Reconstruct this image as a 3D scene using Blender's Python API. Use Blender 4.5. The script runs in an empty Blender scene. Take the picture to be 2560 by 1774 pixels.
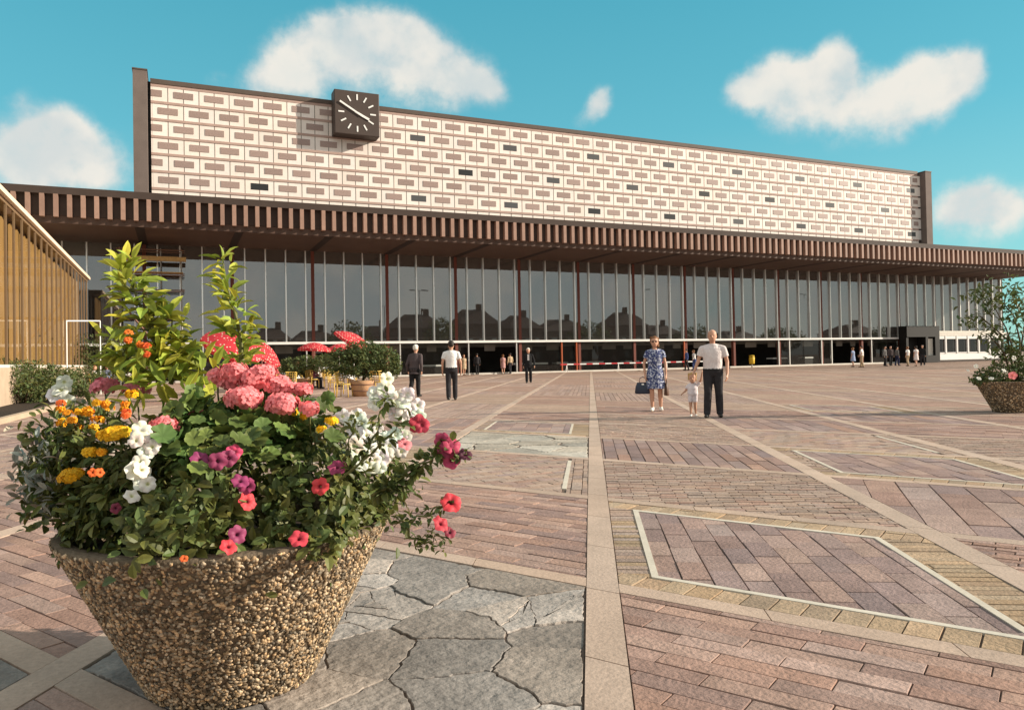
import bpy, math, random
import numpy as np
from mathutils import Vector, Matrix, noise

random.seed(7)
RNG = np.random.default_rng(7)
C = bpy.context.scene.collection
SC = bpy.context.scene
PI = math.pi
R_ = math.radians

# ------------------------------------------------------------------ camera model (recovered from the vanishing points)
F, CY, PITCH, ROLL, YAW, H = 1884.24, 869.89, R_(.85886), R_(1.08331), R_(65.91683), 1.185


def cam_axes():
    cy, sy = math.cos(YAW), math.sin(YAW)
    f = np.array([cy * math.cos(PITCH), sy * math.cos(PITCH), math.sin(PITCH)])
    r = np.array([sy, -cy, 0.0])
    d = np.cross(f, r)
    c, s = math.cos(ROLL), math.sin(ROLL)
    return np.array([c * r + s * d, -s * r + c * d, f])


M = cam_axes()
EYE = np.array([0, 0, H])


def ray(x, y):
    return M.T @ np.array([(x - 1280) / F, (y - CY) / F, 1.0])


def gnd(x, y, z=0.0):
    d = ray(x, y)
    t = (z - H) / d[2]
    return np.array([d[0] * t, d[1] * t, z])


def at(x, y, depth):
    return EYE + ray(x, y) * depth


def onY(x, y, Y):
    d = ray(x, y)
    return EYE + d * (Y / d[1])


def px(P):
    c = M @ (np.asarray(P, float) - EYE)
    return 1280 + F * c[0] / c[2], CY + F * c[1] / c[2], c[2]


# ------------------------------------------------------------------ mesh building
class MB:
    def __init__(self):
        self.v = []; self.f = []; self.m = []; self.t = []; self.n = 0

    def add(self, vs, fs, mat=0, tint=(1, 1, 1)):
        o = self.n
        vs = [tuple(map(float, p)) for p in vs]
        self.v += vs; self.n += len(vs)
        self.f += [tuple(i + o for i in q) for q in fs]
        self.m += [mat] * len(fs)
        if isinstance(tint, list):
            self.t += tint
        else:
            self.t += [tint] * len(vs)
        return self

    def box(self, x0, x1, y0, y1, z0, z1, mat=0, tint=(1, 1, 1)):
        v = [(x0, y0, z0), (x1, y0, z0), (x1, y1, z0), (x0, y1, z0), (x0, y0, z1), (x1, y0, z1), (x1, y1, z1), (x0, y1, z1)]
        return self.add(v, [(0, 3, 2, 1), (4, 5, 6, 7), (0, 1, 5, 4), (1, 2, 6, 5), (2, 3, 7, 6), (3, 0, 4, 7)], mat, tint)

    def prism(self, poly, z0, z1, mat=0, tint=(1, 1, 1), bottom=False, chamfer=0):
        n = len(poly)
        if chamfer:
            c = np.mean(np.array(poly), axis=0)
            top = []
            for p in poly:
                d = c - np.array(p); L = np.linalg.norm(d) + 1e-9
                top.append(np.array(p) + d / L * min(chamfer * 1.4, L * .3))
            v = [(p[0], p[1], z0) for p in poly] + [(p[0], p[1], z1 - chamfer) for p in poly] + [(p[0], p[1], z1) for p in top]
            fs = [tuple(range(2 * n, 3 * n))]
            for k in range(2):
                fs += [(k * n + i, k * n + (i + 1) % n, (k + 1) * n + (i + 1) % n, (k + 1) * n + i) for i in range(n)]
        else:
            v = [(p[0], p[1], z0) for p in poly] + [(p[0], p[1], z1) for p in poly]
            fs = [tuple(range(n, 2 * n))] + [(i, (i + 1) % n, n + (i + 1) % n, n + i) for i in range(n)]
        if bottom:
            fs.append(tuple(range(n - 1, -1, -1)))
        return self.add(v, fs, mat, tint)

    def tube(self, pts, radii, n=8, mat=0, tint=(1, 1, 1), caps=True):
        pts = [np.array(p, float) for p in pts]
        if not hasattr(radii, '__len__'):
            radii = [radii] * len(pts)
        vs = []; fs = []
        up = np.array([0, 0, 1.0])
        for i, p in enumerate(pts):
            d = pts[min(i + 1, len(pts) - 1)] - pts[max(i - 1, 0)]
            d = d / (np.linalg.norm(d) + 1e-12)
            ref = up if abs(d[2]) < .9 else np.array([1.0, 0, 0])
            a = np.cross(ref, d); a /= np.linalg.norm(a); b = np.cross(d, a)
            for k in range(n):
                w = 2 * PI * k / n
                vs.append(p + radii[i] * (math.cos(w) * a + math.sin(w) * b))
        for i in range(len(pts) - 1):
            for k in range(n):
                fs.append((i * n + k, i * n + (k + 1) % n, (i + 1) * n + (k + 1) % n, (i + 1) * n + k))
        if caps:
            fs.append(tuple(range(n - 1, -1, -1))); fs.append(tuple(range((len(pts) - 1) * n, len(pts) * n)))
        return self.add(vs, fs, mat, tint)

    def loft(self, rings, n=16, mat=0, tint=(1, 1, 1), caps=True):
        vs = []; fs = []
        for (cx, cy, cz, rx, ry) in rings:
            for k in range(n):
                w = 2 * PI * k / n
                vs.append((cx + rx * math.cos(w), cy + ry * math.sin(w), cz))
        for i in range(len(rings) - 1):
            for k in range(n):
                fs.append((i * n + k, i * n + (k + 1) % n, (i + 1) * n + (k + 1) % n, (i + 1) * n + k))
        if caps:
            fs.append(tuple(range(n - 1, -1, -1))); fs.append(tuple(range((len(rings) - 1) * n, len(rings) * n)))
        return self.add(vs, fs, mat, tint)

    def ball(self, c, r, n=8, mat=0, tint=(1, 1, 1)):
        rx, ry, rz = r if hasattr(r, '__len__') else (r, r, r)
        rings = []
        for i in range(1, n):
            a = -PI / 2 + PI * i / n
            rings.append((c[0], c[1], c[2] + rz * math.sin(a), rx * math.cos(a), ry * math.cos(a)))
        return self.loft(rings, max(8, n + 2), mat, tint)

    def build(self, name, mats, parent=None, smooth=False, loc=None):
        return link(name, mesh_of(name, self.v, self.f, mats, self.m, self.t, smooth), parent, loc)


def mesh_of(name, v, f, mats, mi=None, tint=None, smooth=False):
    me = bpy.data.meshes.new(name)
    me.from_pydata([tuple(p) for p in v] if not isinstance(v, np.ndarray) else v.tolist(), [], f if not isinstance(f, np.ndarray) else f.tolist())
    if not isinstance(mats, (list, tuple)):
        mats = [mats]
    for m in mats:
        me.materials.append(m)
    if mi is not None and len(mats) > 1:
        me.polygons.foreach_set('material_index', np.array(mi, np.int32))
    if tint is not None:
        at_ = me.color_attributes.new('tint', 'FLOAT_COLOR', 'POINT')
        t = np.ones((len(v), 4), np.float32); t[:, :3] = np.array(tint, np.float32)
        at_.data.foreach_set('color', t.ravel())
    if smooth:
        me.polygons.foreach_set('use_smooth', np.ones(len(me.polygons), bool))
    me.update()
    return me


def link(name, me, parent=None, loc=None):
    o = bpy.data.objects.new(name, me)
    C.objects.link(o)
    if loc is not None:
        o.location = tuple(map(float, loc))
    if parent is not None:
        o.parent = parent
    return o


def tag(o, label=None, cat=None, group=None, kind=None):
    if label: o['label'] = label
    if cat: o['category'] = cat
    if group: o['group'] = group
    if kind: o['kind'] = kind
    return o


def thing(name, label, cat, loc=(0, 0, 0), rz=0.0, group=None):
    o = bpy.data.objects.new(name, None)
    C.objects.link(o)
    o.location = tuple(map(float, loc)); o.rotation_euler = (0, 0, rz)
    o.empty_display_size = .2
    return tag(o, label, cat, group)


def copy_tree(o, parent=None):
    c = o.copy(); C.objects.link(c)
    c.parent = parent
    for ch in list(o.children):
        copy_tree(ch, c)
    return c


# ------------------------------------------------------------------ materials
def mat(name, col, rough=.7, spec=.25, tint=False, nz=None, bump=None, metal=0.0, trans=0.0, col2=None, stain=None):
    """nz=(scale, amount) value noise, bump=(scale, strength), col2=(colour, scale, threshold, softness)"""
    m = bpy.data.materials.new(name); m.use_nodes = True
    nt = m.node_tree; N = nt.nodes; L = nt.links
    b = N['Principled BSDF']
    b.inputs['Roughness'].default_value = rough
    b.inputs['Specular IOR Level'].default_value = spec
    b.inputs['Metallic'].default_value = metal
    tc = N.new('ShaderNodeTexCoord')
    rgb = N.new('ShaderNodeRGB'); rgb.outputs[0].default_value = (*col, 1)
    out = rgb.outputs[0]
    if col2:
        n = N.new('ShaderNodeTexNoise'); n.inputs['Scale'].default_value = col2[1]; n.inputs['Detail'].default_value = 4
        L.new(tc.outputs['Object'], n.inputs['Vector'])
        r = N.new('ShaderNodeMapRange'); r.inputs['From Min'].default_value = col2[2] - col2[3]; r.inputs['From Max'].default_value = col2[2] + col2[3]
        L.new(n.outputs['Fac'], r.inputs['Value'])
        mx = N.new('ShaderNodeMix'); mx.data_type = 'RGBA'
        L.new(r.outputs[0], mx.inputs['Factor']); L.new(out, mx.inputs['A']); mx.inputs['B'].default_value = (*col2[0], 1)
        out = mx.outputs['Result']
    if tint:
        a = N.new('ShaderNodeAttribute'); a.attribute_name = 'tint'
        mx = N.new('ShaderNodeMix'); mx.data_type = 'RGBA'; mx.blend_type = 'MULTIPLY'; mx.inputs['Factor'].default_value = 1
        L.new(out, mx.inputs['A']); L.new(a.outputs['Color'], mx.inputs['B']); out = mx.outputs['Result']
    for k in (nz if isinstance(nz, list) else [nz] if nz else []):
        n = N.new('ShaderNodeTexNoise'); n.inputs['Scale'].default_value = k[0]; n.inputs['Detail'].default_value = 6
        L.new(tc.outputs['Object'], n.inputs['Vector'])
        r = N.new('ShaderNodeMapRange'); r.inputs['From Min'].default_value = .25; r.inputs['From Max'].default_value = .75
        r.inputs['To Min'].default_value = 1 - k[1]; r.inputs['To Max'].default_value = 1 + k[1]
        L.new(n.outputs['Fac'], r.inputs['Value'])
        v = N.new('ShaderNodeVectorMath'); v.operation = 'SCALE'
        L.new(out, v.inputs[0]); L.new(r.outputs[0], v.inputs['Scale']); out = v.outputs[0]
    L.new(out, b.inputs['Base Color'])
    if bump:
        n = N.new('ShaderNodeTexNoise'); n.inputs['Scale'].default_value = bump[0]; n.inputs['Detail'].default_value = 5
        L.new(tc.outputs['Object'], n.inputs['Vector'])
        bp = N.new('ShaderNodeBump'); bp.inputs['Strength'].default_value = bump[1]; bp.inputs['Distance'].default_value = .02
        L.new(n.outputs['Fac'], bp.inputs['Height']); L.new(bp.outputs[0], b.inputs['Normal'])
    if trans:
        t = N.new('ShaderNodeBsdfTranslucent'); L.new(out, t.inputs['Color'])
        mx = N.new('ShaderNodeMixShader'); mx.inputs[0].default_value = trans
        o = N['Material Output']
        L.new(b.outputs[0], mx.inputs[1]); L.new(t.outputs[0], mx.inputs[2]); L.new(mx.outputs[0], o.inputs['Surface'])
    return m


def glass_mat(name, tintc, ior, base):
    m = bpy.data.materials.new(name); m.use_nodes = True
    N = m.node_tree.nodes; L = m.node_tree.links
    N.remove(N['Principled BSDF'])
    fr = N.new('ShaderNodeFresnel'); fr.inputs['IOR'].default_value = ior
    g = N.new('ShaderNodeBsdfGlossy'); g.inputs['Roughness'].default_value = 0.012; g.inputs['Color'].default_value = (.95, .95, .95, 1)
    t = N.new('ShaderNodeBsdfTransparent'); t.inputs['Color'].default_value = (*tintc, 1)
    d = N.new('ShaderNodeBsdfDiffuse'); d.inputs['Color'].default_value = (.36, .33, .30, 1)
    m1 = N.new('ShaderNodeMixShader'); m1.inputs[0].default_value = base
    L.new(t.outputs[0], m1.inputs[1]); L.new(d.outputs[0], m1.inputs[2])
    m2 = N.new('ShaderNodeMixShader')
    L.new(fr.outputs[0], m2.inputs[0]); L.new(m1.outputs[0], m2.inputs[1]); L.new(g.outputs[0], m2.inputs[2])
    L.new(m2.outputs[0], N['Material Output'].inputs['Surface'])
    return m


K = {}
K['cream'] = mat('cream_panel', (.80, .715, .65), .6, .3, tint=True, nz=[(.35, .05), (6, .05)])
K['joint'] = mat('panel_joint', (.13, .105, .085), .8)
K['ledge'] = mat('brown_ledge', (.42, .295, .25), .7, nz=(3, .1))
K['hallwin'] = mat('fluted_glass_tan', (.325, .235, .205), .45, .35, nz=(14, .18), tint=True)
K['darkwin'] = mat('open_window_dark', (.025, .024, .024), .3, .5, tint=True)
K['slab'] = mat('brick_slab', (.16, .125, .11), .8, nz=[(1.2, .12), (20, .15)])
K['coping'] = mat('coping_bronze', (.10, .075, .06), .6, nz=(2, .1))
K['fin'] = mat('fin_brown', (.30, .185, .14), .6, .3, tint=True, nz=(3, .12))
K['fascia'] = mat('fascia_brown', (.055, .038, .031), .7, nz=(2, .12))
K['soffit'] = mat('soffit_board', (.085, .05, .036), .6, .3, nz=[(.6, .18), (8, .1)])
K['soffitdark'] = mat('soffit_channel', (.03, .022, .02), .7)
K['alu'] = mat('aluminium_mullion', (.93, .91, .86), .33, .5, metal=.85)
K['redcol'] = mat('red_column', (.165, .052, .037), .6)
K['redpost'] = mat('orange_red_post', (.5, .13, .055), .5)
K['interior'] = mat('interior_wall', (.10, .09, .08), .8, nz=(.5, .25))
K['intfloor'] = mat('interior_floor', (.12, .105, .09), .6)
K['mezz'] = mat('mezzanine_front', (.34, .32, .29), .7, nz=(1, .2))
K['glass'] = glass_mat('facade_glass', (.36, .36, .36), 2.75, .18)
K['wingglass'] = glass_mat('wing_glass', (.9, .9, .88), 1.10, .0)
K['glassclear'] = glass_mat('shop_glass', (.75, .77, .75), 1.45, .02)
K['white'] = mat('white_paint', (.80, .79, .76), .5, nz=(3, .05))
K['offwhite'] = mat('off_white_panel', (.66, .62, .55), .6, nz=(2, .08))
K['clock'] = mat('clock_case', (.065, .046, .038), .55, .3, nz=(2, .08))
K['portal'] = mat('portal_dark', (.012, .011, .010), .6)
K['curtain'] = mat('orange_curtain', (.33, .20, .075), .85, .1, nz=[(.8, .15)])
K['creamroof'] = mat('cream_roof_edge', (.82, .66, .48), .6, nz=(1, .06))
K['bronze'] = mat('bronze_frame', (.20, .13, .07), .5, .4)
K['plinth'] = mat('plinth_cream', (.46, .35, .25), .8, nz=[(2, .12), (25, .1)])
K['steel'] = mat('galvanised_steel', (.30, .29, .27), .5, .4, metal=.4)
K['plank'] = mat('scaffold_plank', (.55, .36, .15), .8, nz=(6, .2))
K['rust'] = mat('rusty_steel', (.22, .12, .08), .7, nz=(6, .2))
K['skin'] = mat('skin', (.55, .30, .20), .55, .3, nz=(9, .08))
K['cane'] = mat('yellow_cane', (.70, .47, .10), .5, .4, tint=True)
K['cloth'] = mat('white_tablecloth', (.80, .78, .73), .8)
K['terracotta'] = mat('terracotta_tub', (.50, .29, .16), .8, nz=[(4, .15), (30, .12)], bump=(25, .3))
K['soil'] = mat('soil', (.035, .025, .018), .95, nz=(20, .3), bump=(30, .6))
K['yellow'] = mat('yellow_paint', (.75, .48, .04), .5)
K['redpaint'] = mat('red_paint', (.55, .05, .06), .5)
K['black'] = mat('matt_black', (.02, .02, .02), .6)
K['lampsteel'] = mat('lamp_steel', (.12, .12, .12), .5)
K['housewall'] = mat('house_brick', (.14, .09, .07), .9, nz=(2, .2))
K['houseroof'] = mat('house_roof', (.09, .06, .05), .9, nz=(2, .2))
K['bark'] = mat('bark', (.10, .07, .05), .9, nz=(12, .3), bump=(20, .5))
# leaves
K['leaf'] = mat('leaf_green', (.118, .138, .034), .5, .35, tint=True, nz=(22, .22), trans=.22)
K['leafbright'] = mat('leaf_yellow_green', (.40, .43, .06), .5, .35, tint=True, nz=(18, .2), trans=.35)
K['leafround'] = mat('leaf_geranium', (.12, .18, .045), .55, .3, tint=True, nz=(25, .2), trans=.2)
K['leafsilver'] = mat('leaf_silver', (.32, .32, .27), .7, .2, tint=True, nz=(25, .15), trans=.1)
K['bushleaf'] = mat('bush_leaf', (.105, .13, .04), .55, .3, tint=True, nz=(8, .2), trans=.2)
K['stem'] = mat('stem_green', (.13, .13, .04), .6, .3)
K['stembrown'] = mat('stem_brown', (.10, .07, .04), .7, .3)
K['petpink'] = mat('petal_pink', (.86, .27, .28), .6, .2, tint=True, nz=(40, .12), trans=.25)
K['petwhite'] = mat('petal_white', (.86, .84, .76), .6, .2, tint=True, nz=(40, .06), trans=.25)
K['petred'] = mat('petal_red', (.78, .075, .095), .55, .25, tint=True, nz=(40, .12), trans=.25)
K['petpurple'] = mat('petal_purple', (.30, .06, .12), .55, .25, tint=True, nz=(40, .12), trans=.25)
K['petyellow'] = mat('petal_yellow', (.85, .50, .02), .6, .2, tint=True, nz=(40, .12), trans=.2)
K['petorange'] = mat('petal_orange', (.80, .16, .04), .6, .2, tint=True, nz=(40, .12), trans=.25)
# paving
K['paver'] = mat('paver', (1.0, .985, .972), .85, .15, tint=True, nz=[(.45, .10), (1.7, .14), (7, .16), (38, .14), (120, .12)], bump=(45, .45))
K['flag'] = mat('flagstone', (1, 1, 1), .85, .2, tint=True, nz=[(2.0, .28), (9, .2), (45, .18), (140, .15)], bump=(24, .7))
K['band'] = mat('concrete_band', (.46, .345, .27), .85, .2, tint=True, nz=[(.6, .10), (2.5, .13), (40, .13)], bump=(60, .2))
K['edge'] = mat('white_edging', (.57, .51, .42), .8, .2, tint=True, nz=[(4, .12), (50, .1)])
K['mortar'] = mat('mortar_bed', (.135, .10, .08), .95, .1, nz=(12, .25))


def plaza_mat():
    m = mat('plaza_paving', (.33, .235, .185), .85, .2, nz=[(.12, .10), (.9, .10), (6, .10)])
    nt = m.node_tree; N = nt.nodes; L = nt.links
    b = N['Principled BSDF']
    src = b.inputs['Base Color'].links[0].from_socket
    tc = N.new('ShaderNodeTexCoord'); mp = N.new('ShaderNodeMapping'); mp.inputs['Rotation'].default_value = (0, 0, R_(-150))
    L.new(tc.outputs['Object'], mp.inputs['Vector'])
    br = N.new('ShaderNodeTexBrick')
    br.inputs['Color1'].default_value = (1.12, 1.1, 1.08, 1); br.inputs['Color2'].default_value = (.86, .86, .88, 1); br.inputs['Mortar'].default_value = (.5, .46, .44, 1)
    br.inputs['Scale'].default_value = 1; br.inputs['Brick Width'].default_value = .42; br.inputs['Row Height'].default_value = .16; br.inputs['Mortar Size'].default_value = .012
    L.new(mp.outputs[0], br.inputs['Vector'])
    mx = N.new('ShaderNodeMix'); mx.data_type = 'RGBA'; mx.blend_type = 'MULTIPLY'; mx.inputs['Factor'].default_value = 1
    L.new(src, mx.inputs['A']); L.new(br.outputs['Color'], mx.inputs['B']); L.new(mx.outputs['Result'], b.inputs['Base Color'])
    return m


K['plaza'] = plaza_mat()

# ------------------------------------------------------------------ paving
A60, A120 = R_(60), R_(120)
e1 = np.array([math.cos(A60), math.sin(A60)]); e2 = np.array([math.cos(A120), math.sin(A120)])
AP, A0, BP, B0 = 2.45, 1.55, 2.47, -.045
PAb = lambda a, b: a * e1 + b * e2
HB_E1, HB_E2 = .095, .075          # half widths in b (centre bands) and a (cross bands)


def clip(poly, lo_a, hi_a, lo_b, hi_b):
    Minv = np.linalg.inv(np.array([e1, e2]).T)
    pts = [Minv @ np.asarray(p) for p in poly]
    for ax, sgn, lim in ((0, 1, lo_a), (0, -1, -hi_a), (1, 1, lo_b), (1, -1, -hi_b)):
        out = []
        for i in range(len(pts)):
            p, q = pts[i], pts[(i + 1) % len(pts)]
            dp, dq = sgn * p[ax] - lim, sgn * q[ax] - lim
            if dp >= 0: out.append(p)
            if (dp >= 0) != (dq >= 0):
                t = dp / (dp - dq); out.append(p + (q - p) * t)
        pts = out
        if len(pts) < 3: return []
    P = [PAb(p[0], p[1]) for p in pts]
    ar = 0
    for i in range(len(P)):
        p, q = P[i], P[(i + 1) % len(P)]
        ar += p[0] * q[1] - p[1] * q[0]
    return P if abs(ar) > 2e-4 else []


def tintof(base, var, hue=.05):
    k = 1 + random.uniform(-var, var); h = random.uniform(-hue, hue)
    return (base[0] * k * (1 + h), base[1] * k, base[2] * k * (1 - h))


def fill(mb, lo_a, hi_a, lo_b, hi_b, ang, Lb, Wb, gap, bases, var, z=0.0, bond=.5):
    d = np.array([math.cos(ang), math.sin(ang)]); n = np.array([-d[1], d[0]])
    cs = [PAb(a, b) for a in (lo_a, hi_a) for b in (lo_b, hi_b)]
    u = [c @ d for c in cs]; w = [c @ n for c in cs]
    j = int(math.floor(min(w) / Wb))
    while j * Wb < max(w):
        off = (j % 2) * bond * Lb + random.uniform(-.08, .08) * Lb
        i = int(math.floor((min(u) - off) / Lb)) - 1
        while i * Lb + off < max(u):
            jt = random.uniform(-.003, .003)
            u0, u1 = i * Lb + off + gap / 2, (i + 1) * Lb + off - gap / 2
            w0, w1 = j * Wb + gap / 2 + jt, (j + 1) * Wb - gap / 2 + jt
            poly = [u0 * d + w0 * n, u1 * d + w0 * n, u1 * d + w1 * n, u0 * d + w1 * n]
            P = clip(poly, lo_a, hi_a, lo_b, hi_b)
            if P:
                zz = z + random.uniform(-.003, .003)
                mb.prism(P, z - .02, zz, 0, tintof(random.choice(bases), var), chamfer=.0012)
            i += 1
        j += 1


def jit(p, amp=.022):
    q = noise.noise_vector(Vector((p[0] * 5.5, p[1] * 5.5, 1.7))); q2 = noise.noise_vector(Vector((p[0] * 19, p[1] * 19, 4.2)))
    q3 = noise.noise_vector(Vector((p[0] * 47, p[1] * 47, 9.1)))
    return np.array([p[0] + amp * q.x + amp * .6 * q2.x + amp * .5 * q3.x, p[1] + amp * q.y + amp * .6 * q2.y + amp * .5 * q3.y])


def crazy(mb, lo_a, hi_a, lo_b, hi_b, n, base, seed, small=True, gap=.006):
    rs = random.Random(seed)
    sites = []
    tries = 0
    while len(sites) < n and tries < 4000:
        tries += 1
        s = PAb(rs.uniform(lo_a, hi_a), rs.uniform(lo_b, hi_b))
        if all(np.linalg.norm(s - t) > .40 * math.sqrt(16 / n) for t in sites): sites.append(s)
    small_set = []
    if small:
        for q in range(8):
            c0_ = PAb(rs.uniform(lo_a + .2, hi_a - .2), rs.uniform(lo_b + .2, hi_b - .2)); d_ = rs.uniform(0, PI); dv_ = np.array([math.cos(d_), math.sin(d_)])
            cl = [c0_ + dv_ * (w_ - 3) * .055 + np.array([rs.gauss(0, .016), rs.gauss(0, .016)]) for w_ in range(rs.randint(4, 8))]
            sites = [t for t in sites if min(np.linalg.norm(t - k_) for k_ in cl) > .13]
            small_set += cl
    nbig = len(sites); sites = sites + small_set
    allv = []
    for si, s in enumerate(sites):
        tiny = si >= nbig
        poly = [PAb(lo_a, lo_b), PAb(hi_a, lo_b), PAb(hi_a, hi_b), PAb(lo_a, hi_b)]
        for t in sites:
            if t is s: continue
            m = (s + t) / 2; nn = s - t; out = []
            for i in range(len(poly)):
                p, q = poly[i], poly[(i + 1) % len(poly)]
                dp, dq = (p - m) @ nn, (q - m) @ nn
                if dp >= 0: out.append(p)
                if (dp >= 0) != (dq >= 0): out.append(p + (q - p) * dp / (dp - dq))
            poly = out
            if not poly: break
        if len(poly) < 3: continue
        allv += poly
        ctr = np.mean(poly, axis=0)
        P = []
        for i in range(len(poly)):
            p, q = poly[i], poly[(i + 1) % len(poly)]
            k = max(1, int(np.linalg.norm(q - p) / .022))
            for r in range(k): P.append(p + (q - p) * r / k)
        P = [jit(p) for p in P]
        P = [p + (ctr - p) / (np.linalg.norm(ctr - p) + 1e-9) * (.004 if tiny else gap) for p in P]
        Q = []
        for p in P:
            ab = np.linalg.solve(np.array([e1, e2]).T, p); Q.append(PAb(min(max(ab[0], lo_a + .004), hi_a - .004), min(max(ab[1], lo_b + .004), hi_b - .004)))
        P = Q
        zz = rs.uniform(-.005, .004)
        kk_ = rs.uniform(.78, 1.2); hh_ = rs.uniform(-.04, .05); tn = (base[0] * kk_ * (1 + hh_), base[1] * kk_, base[2] * kk_ * (1 - hh_))
        if tiny: tn = tuple(1.45 * c for c in tn)
        c0 = np.mean(P, axis=0); nn_ = len(P)
        vs = [(p[0], p[1], -.02) for p in P] + [(p[0], p[1], zz - .003) for p in P] + [(*(p + (c0 - p) * .012), zz) for p in P] + [(c0[0], c0[1], zz)]
        fs = []
        for kk in range(2):
            fs += [(kk * nn_ + i, kk * nn_ + (i + 1) % nn_, (kk + 1) * nn_ + (i + 1) % nn_, (kk + 1) * nn_ + i) for i in range(nn_)]
        fs += [(2 * nn_ + i, 2 * nn_ + (i + 1) % nn_, 3 * nn_) for i in range(nn_)]
        mb.add(vs, fs, 0, tn)
    if False:
        for v in allv:
            if rs.random() < .78: continue
            d = rs.uniform(0, PI)
            for q in range(rs.randint(3, 7)):
                c = jit(v) + np.array([math.cos(d), math.sin(d)]) * (q - 2.5) * .035 + np.array([rs.gauss(0, .035), rs.gauss(0, .035)])
                ab = np.linalg.solve(np.array([e1, e2]).T, c)
                if not (lo_a + .06 < ab[0] < hi_a - .06 and lo_b + .06 < ab[1] < hi_b - .06): continue
                a0 = rs.uniform(0, PI); P = []
                r0 = rs.uniform(.012, .028)
                for w in range(7):
                    rr = r0 * rs.uniform(.8, 1.15)
                    P.append(c + rr * np.array([math.cos(a0 + w * 2 * PI / 7) * 1.25, math.sin(a0 + w * 2 * PI / 7)]))
                g = rs.uniform(.25, .40)
                mb.prism(P, -.02, rs.uniform(.004, .010), 0, (g, g * .95, g * .85), chamfer=.004)


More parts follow.
